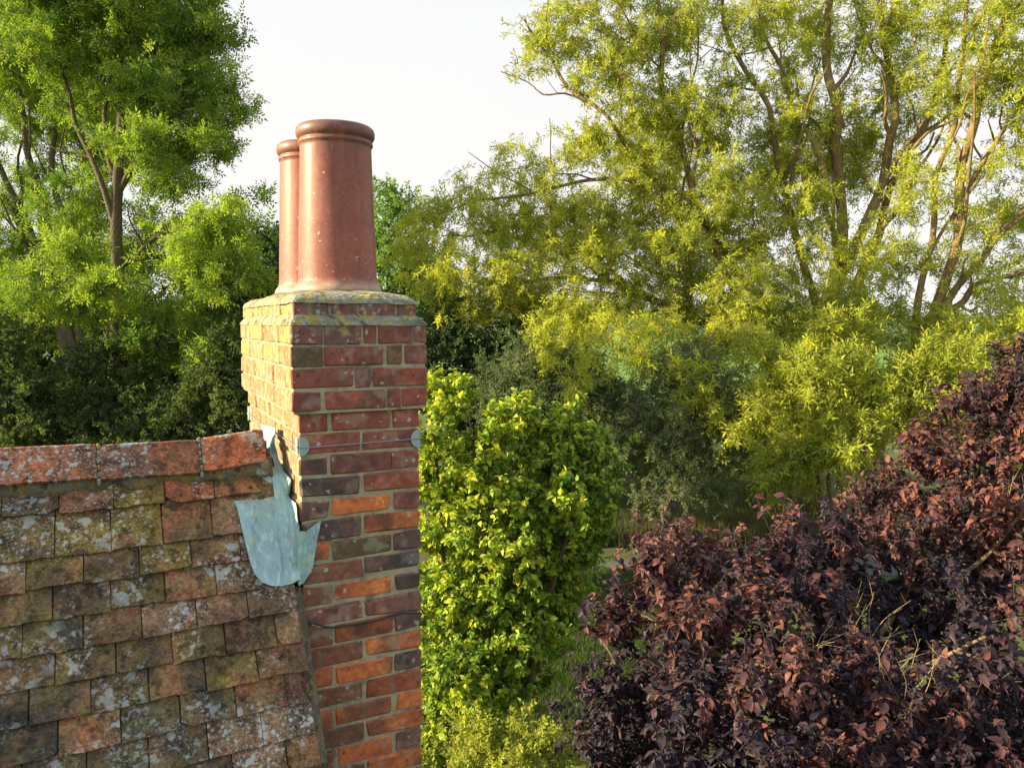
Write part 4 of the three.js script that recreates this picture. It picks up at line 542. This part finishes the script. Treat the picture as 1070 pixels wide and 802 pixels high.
{ // second willow on the right edge
  const D = 26, b = base(915, D), t = thing('willow_tree', 'leaning willow at the right edge with thick forked stems in sunlight', 'tree', b, 'willows on the right');
  const trunk = [b, at(905, 540, D), at(912, 470, D), at(930, 430, D)]; part('trunk', limb(trunk, 0.5, 0.34, 9, 14, 0.2), barkM.willow, t);
  const L = [[[[925, 440], [950, 390], [985, 300], [1003, 210], [1015, 130], [1040, 50], [1060, -40]], 0.22, 0.09], [[[960, 360], [1000, 300], [1040, 245], [1085, 200]], 0.15, 0.07], [[[940, 420], [975, 340], [1020, 300], [1085, 280]], 0.15, 0.06], [[[1003, 210], [1040, 150], [1090, 90]], 0.1, 0.05], [[[930, 430], [960, 330], [975, 250], [1000, 130], [1010, 30], [1005, -40]], 0.14, 0.05]];
  const rb = mulberry(62), P = []; for (const [l, a, z] of L) { const p = crooked(path(l, D), 0.08, rb); P.push(p); part('branch', limb(p, a, z, 7, 28, 0.25), barkM.willow, t); for (const [q, w, v] of forks(p, a, z, 4, rb)) { P.push(q); part('branch', limb(q, w, v, 6, 12), barkM.willow, t); } }
  growCrown(t, { seed: 61, nodes: P.flatMap((l) => samples(l, 6)), deep: 2.2, lai: 6.6, per: 9, len: 1.3, scale: 1, droop: 0.3, hang: 0.5, bark: barkM.willow, sprays: SPRAYS.willow, cols: WC,
    blobs: [[1030, 20, D, 60, 50, 0.7], [1060, 80, D, 50, 50, 0.9], [990, 90, D, 45, 45, 0.5], [1075, 150, D, 45, 40, 0.7], [1010, 170, D, 40, 35, 0.4], [950, 200, D, 45, 45, 0.5], [1050, 220, D + 1, 60, 40, 0.5], [920, 270, D, 50, 40, 0.7], [990, 270, D, 50, 40, 0.4], [1060, 290, D, 50, 40, 0.6], [890, 330, D - 1, 50, 40, 0.8], [960, 340, D - 1, 60, 40, 0.7], [1050, 350, D - 1, 60, 40, 0.8]] });
}
// --- lower growth at the foot of the willows
const LIT = [[0.24, 0.30, 0.025], [0.54, 0.57, 0.045]], GREY = [[0.15, 0.20, 0.085], [0.24, 0.29, 0.115]];
shrub('sallow_bush', 'broad grey-green sallow bush in shade in front of the meadow gap', 'bush', 71, 700, 24, [[700, 430, 24, 60, 55], [740, 460, 23.5, 55, 50], [670, 470, 24, 40, 40], [720, 390, 24.5, 45, 35, 0.8], [770, 430, 24, 50, 50], [730, 505, 23.5, 50, 30]], GREY, SPRAYS.willowSmall, { group: 'grey-green bushes in the middle distance', scale: 1.1, droop: 0.2 });
shrub('sallow_bush', 'grey-green bush behind the sunlit broadleaf tree', 'bush', 72, 590, 25, [[595, 400, 25, 50, 45], [560, 380, 25, 45, 35], [630, 430, 25, 40, 50], [610, 470, 24.5, 40, 40], [540, 420, 25.5, 50, 60]], [[0.11, 0.17, 0.065], [0.19, 0.25, 0.09]], SPRAYS.willowSmall, { group: 'grey-green bushes in the middle distance', scale: 1.1, droop: 0.2 });
shrub('sunlit_bush', 'bright yellow-green bush above the purple tree, below the leaning willow', 'bush', 73, 880, 21, [[860, 390, 21, 65, 45], [930, 420, 21, 60, 50], [830, 430, 21.5, 50, 50], [990, 390, 21, 60, 40], [890, 470, 20.5, 55, 40], [800, 380, 22, 45, 35, 0.8], [880, 350, 22, 60, 25, 0.7], [820, 480, 21, 40, 40, 1, -0.8]], LIT, SPRAYS.willow, { group: 'sunlit bushes below the willows', scale: 1.05, lai: 6.5, droop: 0.1 });
shrub('sunlit_bush', 'yellow-green bush at the right edge behind the purple tree', 'bush', 74, 1040, 22, [[1030, 380, 22, 60, 45], [1085, 350, 22, 50, 45], [1000, 440, 21.5, 60, 50], [1060, 430, 22, 60, 50]], LIT, SPRAYS.willow, { group: 'sunlit bushes below the willows', scale: 1.05, lai: 6.5, droop: 0.1 });
shrub('dark_tree', 'dark tree just right of the chimney cap behind the yellow shrub', 'tree', 75, 480, 27, [[470, 350, 27, 35, 40], [510, 370, 27, 45, 45], [450, 390, 27, 40, 50], [540, 360, 28, 40, 35], [500, 430, 27, 60, 60]], [[0.035, 0.075, 0.02], [0.09, 0.15, 0.03]], SPRAYS.broad, { r: 0.16, scale: 1.2 });
shrub('hedge_bush', 'shaded hedge bush beyond the lane at the meadow edge', 'bush', 76, 650, 34, [[640, 480, 34, 60, 35], [720, 500, 34, 70, 30], [800, 480, 34, 70, 40], [580, 490, 34, 50, 35]], [[0.09, 0.16, 0.04], [0.15, 0.23, 0.05]], SPRAYS.broad, { scale: 1.3 });
shrub('lime_bush', 'low bright lime-green bush at the bottom edge right of the chimney', 'bush', 77, 540, 9.2, [[545, 772, 9.2, 50, 30, 1.1, 0.5], [505, 785, 9.2, 45, 34, 1.1, 0.2], [590, 785, 9.3, 32, 30, 1, 0.1], [555, 812, 9, 60, 30, 1], [485, 785, 9.4, 25, 24, 0.7], [530, 768, 9.3, 20, 16, 0.8, 0.6]], [[0.22, 0.29, 0.03], [0.44, 0.47, 0.05]], SPRAYS.lime, { group: 'lime-green bushes at the bottom edge', deep: 0.7, r: 0.03, twigR: 0.004, scale: 0.8, lai: 3.4, len: 0.3, spread: 0.06 });
shrub('lime_bush', 'small lime-green bush at the foot of the chimney base', 'bush', 78, 450, 12.5, [[448, 770, 12.5, 40, 35], [430, 800, 12.3, 50, 30], [465, 795, 12.2, 30, 25]], [[0.24, 0.34, 0.03], [0.42, 0.48, 0.05]], SPRAYS.lime, { group: 'lime-green bushes at the bottom edge', deep: 0.8, r: 0.03, twigR: 0.004, scale: 0.9, lai: 3.2, len: 0.3, spread: 0.06 });

shrub('distant_wood', 'thin line of distant trees on the meadow skyline seen through the willow', 'trees', 79, 680, 120, [[600, 326, 120, 40, 9], [650, 328, 120, 40, 8], [700, 325, 120, 45, 10], [760, 327, 120, 40, 9], [560, 326, 120, 40, 10], [820, 326, 120, 50, 10], [900, 326, 120, 60, 10]], [[0.12, 0.2, 0.06], [0.2, 0.28, 0.08]], SPRAYS.broad, { r: 0.4, scale: 4.5, deep: 4, len: 3, spread: 1.2, twigR: 0.03 });

// --- near trees, leaf by leaf: twigs carry single leaves; the 300 nearest are leaves of their own
function leafyTree(t, o) {
  const r = mulberry(o.seed), nodes = o.nodes.map((p) => p.clone()), br = [], tw = [], L = [], Q = new THREE.Quaternion();
  const nearest = (p) => { let b = nodes[0], bd = 1e9; for (const n of nodes) { const d = n.distanceTo(p) + Math.max(0, n.y - p.y) * 0.8; if (d < bd) { bd = d; b = n; } } return b; };
  for (const [px, py, dp, rx, ry, den = 1, tone = 0] of o.blobs) {
    const c = at(px, py, dp), RX = rx * dp / FOCAL, RY = ry * dp / FOCAL, RZ = Math.min(o.deep, (RX + RY) / 2), f0 = nearest(c), dd = f0.distanceTo(c);
    if (dd > 0.15) { const mid = f0.clone().lerp(c, 0.5).add(V((r() - 0.5) * 0.2, 0.1 * dd, (r() - 0.5) * 0.2)); br.push(limb([f0, mid, c], 0.012 + 0.006 * dd, 0.007, 5, 7)); nodes.push(mid, c); }
    const nT = Math.round(den * o.twigs * (RX * RY + RX * RZ + RY * RZ) / 3);
    for (let k = 0; k < nT; k++) {
      const d = rdir(r), q = Math.pow(r(), 0.38) * (0.78 + 0.42 * r()) + (r() < 0.11 ? o.stray * r() / RX : 0), tip = c.clone().add(V(d.x * RX * q, d.y * RY * q, d.z * RZ * q)), fr = nearest(tip), len = fr.distanceTo(tip);
      const start = len > 0.9 ? tip.clone().lerp(fr, 0.8 / len) : fr, mid = start.clone().lerp(tip, 0.5).add(rdir(r).multiplyScalar(0.1 * len)), end = tip.clone().add(V((r() - 0.5) * 0.1, o.rise * r(), (r() - 0.5) * 0.1));
      tw.push(limb([start, mid, end], o.twigR, o.twigR * 0.45, 3, 4)); if (r() < 0.3) nodes.push(mid);
      const cv = new THREE.CatmullRomCurve3([start, mid, end], false, 'centripetal'), n = Math.round(o.leaves * (0.7 + 0.6 * r())), ct = clamp(0.5 + 0.5 * tone + (r() - 0.5) * 0.8);
      for (let i = 0; i < n; i++) {
        const tt = 1 - Math.pow(r(), 1.3) * 0.75, p = cv.getPoint(tt), tg = cv.getTangent(tt), side = rdir(r), dir = side.addScaledVector(tg, -side.dot(tg)).normalize().multiplyScalar(0.85).addScaledVector(tg, 0.35 + 0.5 * r()).add(V(0, -o.hang * r(), 0)).normalize(), sc = o.size * (0.6 + 0.65 * r());
        p.addScaledVector(rdir(r), 0.02);
        const nu = V(0, 1, 0).add(rdir(r).multiplyScalar(0.75)); const x = nu.clone().cross(dir).normalize(), y = dir.clone().cross(x); Q.setFromRotationMatrix(new THREE.Matrix4().makeBasis(x, y, dir));
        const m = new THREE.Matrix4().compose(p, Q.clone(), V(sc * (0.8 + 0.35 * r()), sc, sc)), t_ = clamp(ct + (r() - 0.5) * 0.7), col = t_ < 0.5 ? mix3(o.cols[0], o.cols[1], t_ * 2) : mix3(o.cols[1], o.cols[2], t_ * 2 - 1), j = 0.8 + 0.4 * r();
        const rel = p.clone().sub(EYE), dep = rel.dot(FWD), sx = 535 + FOCAL * rel.dot(RIGHT) / dep, sy = 401 - FOCAL * rel.dot(UP) / dep;
        L.push({ m, c: rgb(col[0] * j, col[1] * j, col[2] * j), d: dep / sc + (sx < o.win[0] || sx > o.win[1] || sy < 0 || sy > 800 ? 1e4 : 0) });
      }
    }
  }
  L.sort((a, b) => a.d - b.d);
  const tones = [0, 1, 2, 3, 4].map((k) => { const c = k < 2 ? mix3(o.cols[0], o.cols[1], k / 2) : mix3(o.cols[1], o.cols[2], (k - 2) / 2), m = o.mat.clone(); m.color = rgb(...c); return m; });
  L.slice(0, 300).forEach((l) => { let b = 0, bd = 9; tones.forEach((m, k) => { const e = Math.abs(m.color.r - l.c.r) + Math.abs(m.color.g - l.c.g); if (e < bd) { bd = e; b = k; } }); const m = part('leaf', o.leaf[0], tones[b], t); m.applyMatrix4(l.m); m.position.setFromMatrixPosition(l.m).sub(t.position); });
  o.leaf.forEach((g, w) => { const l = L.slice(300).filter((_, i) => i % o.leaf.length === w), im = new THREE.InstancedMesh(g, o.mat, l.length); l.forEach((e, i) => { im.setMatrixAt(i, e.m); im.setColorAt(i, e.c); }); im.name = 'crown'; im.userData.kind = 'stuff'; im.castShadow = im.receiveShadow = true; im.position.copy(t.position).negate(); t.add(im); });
  part('branches', merge(br), o.bark, t).userData.kind = 'stuff'; part('twigs', merge(tw), o.bark, t).userData.kind = 'stuff'; return L.length;
}
{ // broadleaf in front of the stack's right side
  const D = 10.3, b = base(520, D), t = thing('broadleaf_tree', 'sunlit yellow-green broadleaf tree with drooping leaves immediately right of the chimney', 'tree', b);
  const S = [[[520, 860], [512, 700], [505, 560], [495, 460]], [[520, 860], [545, 680], [565, 560], [580, 480]], [[518, 860], [490, 720], [465, 600], [455, 470]], [[540, 700], [575, 620], [600, 540]]].map((l) => [b, ...path(l.slice(1), D)]);
  part('trunk', merge(S.map((s) => limb(s, 0.06, 0.02, 6, 12))), barkM.ash, t);
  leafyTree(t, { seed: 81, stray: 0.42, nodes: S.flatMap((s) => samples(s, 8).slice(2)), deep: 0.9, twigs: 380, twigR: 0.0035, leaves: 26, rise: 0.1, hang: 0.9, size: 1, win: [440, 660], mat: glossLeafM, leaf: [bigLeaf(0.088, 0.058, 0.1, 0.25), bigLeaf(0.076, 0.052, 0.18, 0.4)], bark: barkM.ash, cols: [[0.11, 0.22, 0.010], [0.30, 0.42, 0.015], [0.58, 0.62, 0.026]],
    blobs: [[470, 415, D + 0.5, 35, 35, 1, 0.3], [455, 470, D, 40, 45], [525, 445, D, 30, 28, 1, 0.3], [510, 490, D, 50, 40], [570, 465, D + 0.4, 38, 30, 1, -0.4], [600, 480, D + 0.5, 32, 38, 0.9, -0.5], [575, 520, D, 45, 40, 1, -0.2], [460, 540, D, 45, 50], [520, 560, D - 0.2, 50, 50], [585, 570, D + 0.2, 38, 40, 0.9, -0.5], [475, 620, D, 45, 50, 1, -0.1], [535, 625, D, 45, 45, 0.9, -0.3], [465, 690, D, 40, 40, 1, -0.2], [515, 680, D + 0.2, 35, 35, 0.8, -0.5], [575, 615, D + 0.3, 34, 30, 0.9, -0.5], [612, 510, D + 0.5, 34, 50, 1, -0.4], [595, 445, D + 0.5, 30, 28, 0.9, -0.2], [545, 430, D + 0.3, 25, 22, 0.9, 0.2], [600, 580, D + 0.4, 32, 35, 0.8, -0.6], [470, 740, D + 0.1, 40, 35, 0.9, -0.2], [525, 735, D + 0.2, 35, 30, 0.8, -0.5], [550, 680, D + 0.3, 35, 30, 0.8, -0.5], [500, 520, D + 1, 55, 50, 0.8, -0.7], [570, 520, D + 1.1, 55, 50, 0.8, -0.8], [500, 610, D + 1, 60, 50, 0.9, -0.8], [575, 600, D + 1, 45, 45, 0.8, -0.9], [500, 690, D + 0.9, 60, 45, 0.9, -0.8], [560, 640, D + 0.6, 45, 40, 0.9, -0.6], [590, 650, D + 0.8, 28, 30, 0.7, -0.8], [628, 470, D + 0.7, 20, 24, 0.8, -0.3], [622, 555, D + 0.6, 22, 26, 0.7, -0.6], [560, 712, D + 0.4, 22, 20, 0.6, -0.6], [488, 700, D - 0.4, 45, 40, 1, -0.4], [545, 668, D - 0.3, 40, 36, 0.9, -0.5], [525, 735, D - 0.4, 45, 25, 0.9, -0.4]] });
}
{ // purple-leaved tree, close on the right
  const D = 6, b = base(900, D + 0.6), t = thing('purple_tree', 'purple-leaved tree with dark red foliage and pale twigs filling the lower right corner', 'tree', b);
  const trunk = [b, V(b.x, 1.5, b.z), at(880, 830, D + 0.4), at(885, 720, D + 0.3)];
  part('trunk', limb(trunk, 0.11, 0.06, 8, 14), barkM.twig, t);
  const S = [[[885, 720, 0.3], [820, 650, 0], [750, 590, 0], [690, 560, 0.2]], [[885, 740, 0.3], [790, 700, -0.4], [700, 660, -0.3], [640, 620, 0]], [[885, 700, 0.3], [880, 620, 0.6], [880, 560, 0.8]], [[890, 700, 0.3], [950, 620, 0.6], [1000, 530, 0.9], [1050, 440, 1]], [[890, 740, 0.3], [960, 700, -0.6], [1040, 660, -0.8]], [[880, 760, 0.3], [850, 720, -0.3], [780, 690, -0.4], [720, 700, -0.4]], [[950, 620, 0.6], [1020, 590, 0.5], [1080, 520, 0.4]], [[850, 720, 0], [850, 650, 0.1], [800, 610, 0.2]]].map((l) => path(l, D));
  S.forEach((s, i) => part('branch', limb(s, 0.03, 0.010, 6, 14), barkM.twig, t));
  { const r = mulberry(95); for (const [px, py, dd] of [[850, 650, -0.7], [910, 640, -0.4], [945, 705, -1.2], [1050, 510, 0.3]]) { const o = at(px, py + 30, D + dd + 0.25), g = []; for (let k = 0; k < 6; k++) { const a = o.clone().add(V((r() - 0.5) * 0.1, (r() - 0.5) * 0.08, (r() - 0.5) * 0.1)), e = a.clone().add(V((r() - 0.6) * 0.5, 0.1 + 0.35 * r(), -0.1 + 0.35 * r())), m = a.clone().lerp(e, 0.5).add(rdir(r).multiplyScalar(0.04)); g.push(limb([a, m, e], 0.0042, 0.0014, 4, 6)); for (let q = 0; q < 3; q++) { const f = m.clone().lerp(e, r()); g.push(limb([f, f.clone().add(rdir(r).multiplyScalar(0.12)).add(V(0, 0.06, 0.04))], 0.0018, 0.0008, 3, 2)); } } part('bare_twig', merge(g), barkM.pale, t); } }
  leafyTree(t, { seed: 91, stray: 0.5, nodes: S.flatMap((s) => samples(s, 8)), deep: 0.8, twigs: 540, twigR: 0.003, leaves: 22, rise: 0.22, hang: 0.95, size: 1, win: [600, 1070], mat: glossLeafM, leaf: [bigLeaf(0.074, 0.044, 0.22, 0.3), bigLeaf(0.062, 0.038, 0.3, 0.5), bigLeaf(0.046, 0.03, 0.14, 0.2)], bark: barkM.dark, cols: [[0.022, 0.015, 0.030], [0.052, 0.018, 0.033], [0.225, 0.08, 0.058]],  // palette runs from shaded leaves to sunlit ones, blob tone picks between
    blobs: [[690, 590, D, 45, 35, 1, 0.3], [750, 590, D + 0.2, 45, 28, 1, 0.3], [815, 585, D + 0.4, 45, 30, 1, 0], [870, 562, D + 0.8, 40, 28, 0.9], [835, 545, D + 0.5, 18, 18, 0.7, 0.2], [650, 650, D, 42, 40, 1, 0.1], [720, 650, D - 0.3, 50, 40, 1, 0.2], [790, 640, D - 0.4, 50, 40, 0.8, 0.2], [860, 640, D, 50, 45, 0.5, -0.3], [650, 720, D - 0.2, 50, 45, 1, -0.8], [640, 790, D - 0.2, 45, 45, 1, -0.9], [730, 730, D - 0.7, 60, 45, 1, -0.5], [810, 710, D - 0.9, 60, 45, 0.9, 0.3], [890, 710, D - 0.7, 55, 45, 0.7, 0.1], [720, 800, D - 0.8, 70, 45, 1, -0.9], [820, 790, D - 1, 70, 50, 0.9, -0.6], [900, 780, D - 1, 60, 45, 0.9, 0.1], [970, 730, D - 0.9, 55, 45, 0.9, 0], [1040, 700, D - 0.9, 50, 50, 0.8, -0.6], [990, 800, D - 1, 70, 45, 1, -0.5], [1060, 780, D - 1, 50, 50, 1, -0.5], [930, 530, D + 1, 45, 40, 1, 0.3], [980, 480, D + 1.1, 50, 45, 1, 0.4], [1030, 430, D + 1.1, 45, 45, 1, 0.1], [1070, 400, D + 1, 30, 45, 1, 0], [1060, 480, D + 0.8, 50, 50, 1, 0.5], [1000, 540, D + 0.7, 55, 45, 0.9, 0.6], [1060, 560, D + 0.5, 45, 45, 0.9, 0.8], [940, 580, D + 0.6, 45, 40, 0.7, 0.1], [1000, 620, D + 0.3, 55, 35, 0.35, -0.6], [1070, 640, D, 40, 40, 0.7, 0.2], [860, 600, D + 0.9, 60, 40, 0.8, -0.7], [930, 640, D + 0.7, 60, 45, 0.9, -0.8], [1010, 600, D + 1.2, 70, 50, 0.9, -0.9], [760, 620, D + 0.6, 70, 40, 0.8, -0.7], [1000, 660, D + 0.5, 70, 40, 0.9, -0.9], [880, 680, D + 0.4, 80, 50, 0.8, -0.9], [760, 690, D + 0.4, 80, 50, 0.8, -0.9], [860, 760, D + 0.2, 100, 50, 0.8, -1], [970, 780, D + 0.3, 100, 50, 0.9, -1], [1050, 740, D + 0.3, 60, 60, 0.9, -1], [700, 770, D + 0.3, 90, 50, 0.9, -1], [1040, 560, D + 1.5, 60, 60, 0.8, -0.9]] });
}
// --- grass: tall by the lane, shorter in the garden
{
  const blade = (seed, h) => { const r = mulberry(seed), pos = []; for (let i = 0; i < 9; i++) { const a = r() * 6.283, l = h * (0.5 + 0.7 * r()), w = 0.008 + 0.006 * r(), x = (r() - 0.5) * 0.16, z = (r() - 0.5) * 0.16, cx = Math.cos(a), cz = Math.sin(a), b = 0.5 * l * r(); pos.push(x - cz * w, 0, z + cx * w, x + cz * w, 0, z - cx * w, x + cx * b * 0.35, l * 0.6, z + cz * b * 0.35, x + cz * w * 0.6 + cx * b * 0.35, l * 0.6, z - cx * w * 0.6 + cz * b * 0.35, x + cx * b, l, z + cz * b, x - cz * w * 0.6 + cx * b * 0.35, l * 0.6, z + cx * w * 0.6 + cz * b * 0.35); } return geo(pos); };
  const field = (name, label, seed, n, h, pick, c0, c1) => { const r = mulberry(seed), im = new THREE.InstancedMesh(blade(seed, h), leafM, n); const Q = new THREE.Quaternion(); for (let i = 0; i < n; i++) { const p = pick(r), s = 0.6 + 0.8 * r(); im.setMatrixAt(i, new THREE.Matrix4().compose(p, Q.setFromAxisAngle(V(0, 1, 0), r() * 6.283), V(s, s, s))); const c = mix3(c0, c1, clamp(fbm(p.x * 0.05 + 5, p.z * 0.05 + 5, 8, 3, seed) * 1.6 - 0.4 + 0.4 * (r() - 0.5))); im.setColorAt(i, rgb(...c)); } im.name = name; im.userData = { kind: 'stuff', label, category: 'grass' }; im.castShadow = im.receiveShadow = true; scene.add(im); };
  const g = (px, d) => { const p = at(px, 338, d); p.y = 0; return p; };
  field('tall_grass', 'rough tall grass on the bank beyond the lane', 3, 9000, 0.7, (r) => g(540 + 330 * r(), 23.6 + 9 * r()), [0.08, 0.11, 0.03], [0.17, 0.16, 0.06]);
  field('lawn_grass', 'short green grass of the garden between tree and bush', 4, 16000, 0.16, (r) => g(430 + 300 * r(), 12 + 9.3 * r()), [0.06, 0.10, 0.02], [0.10, 0.15, 0.025]);
}
renderer.render(scene, camera);
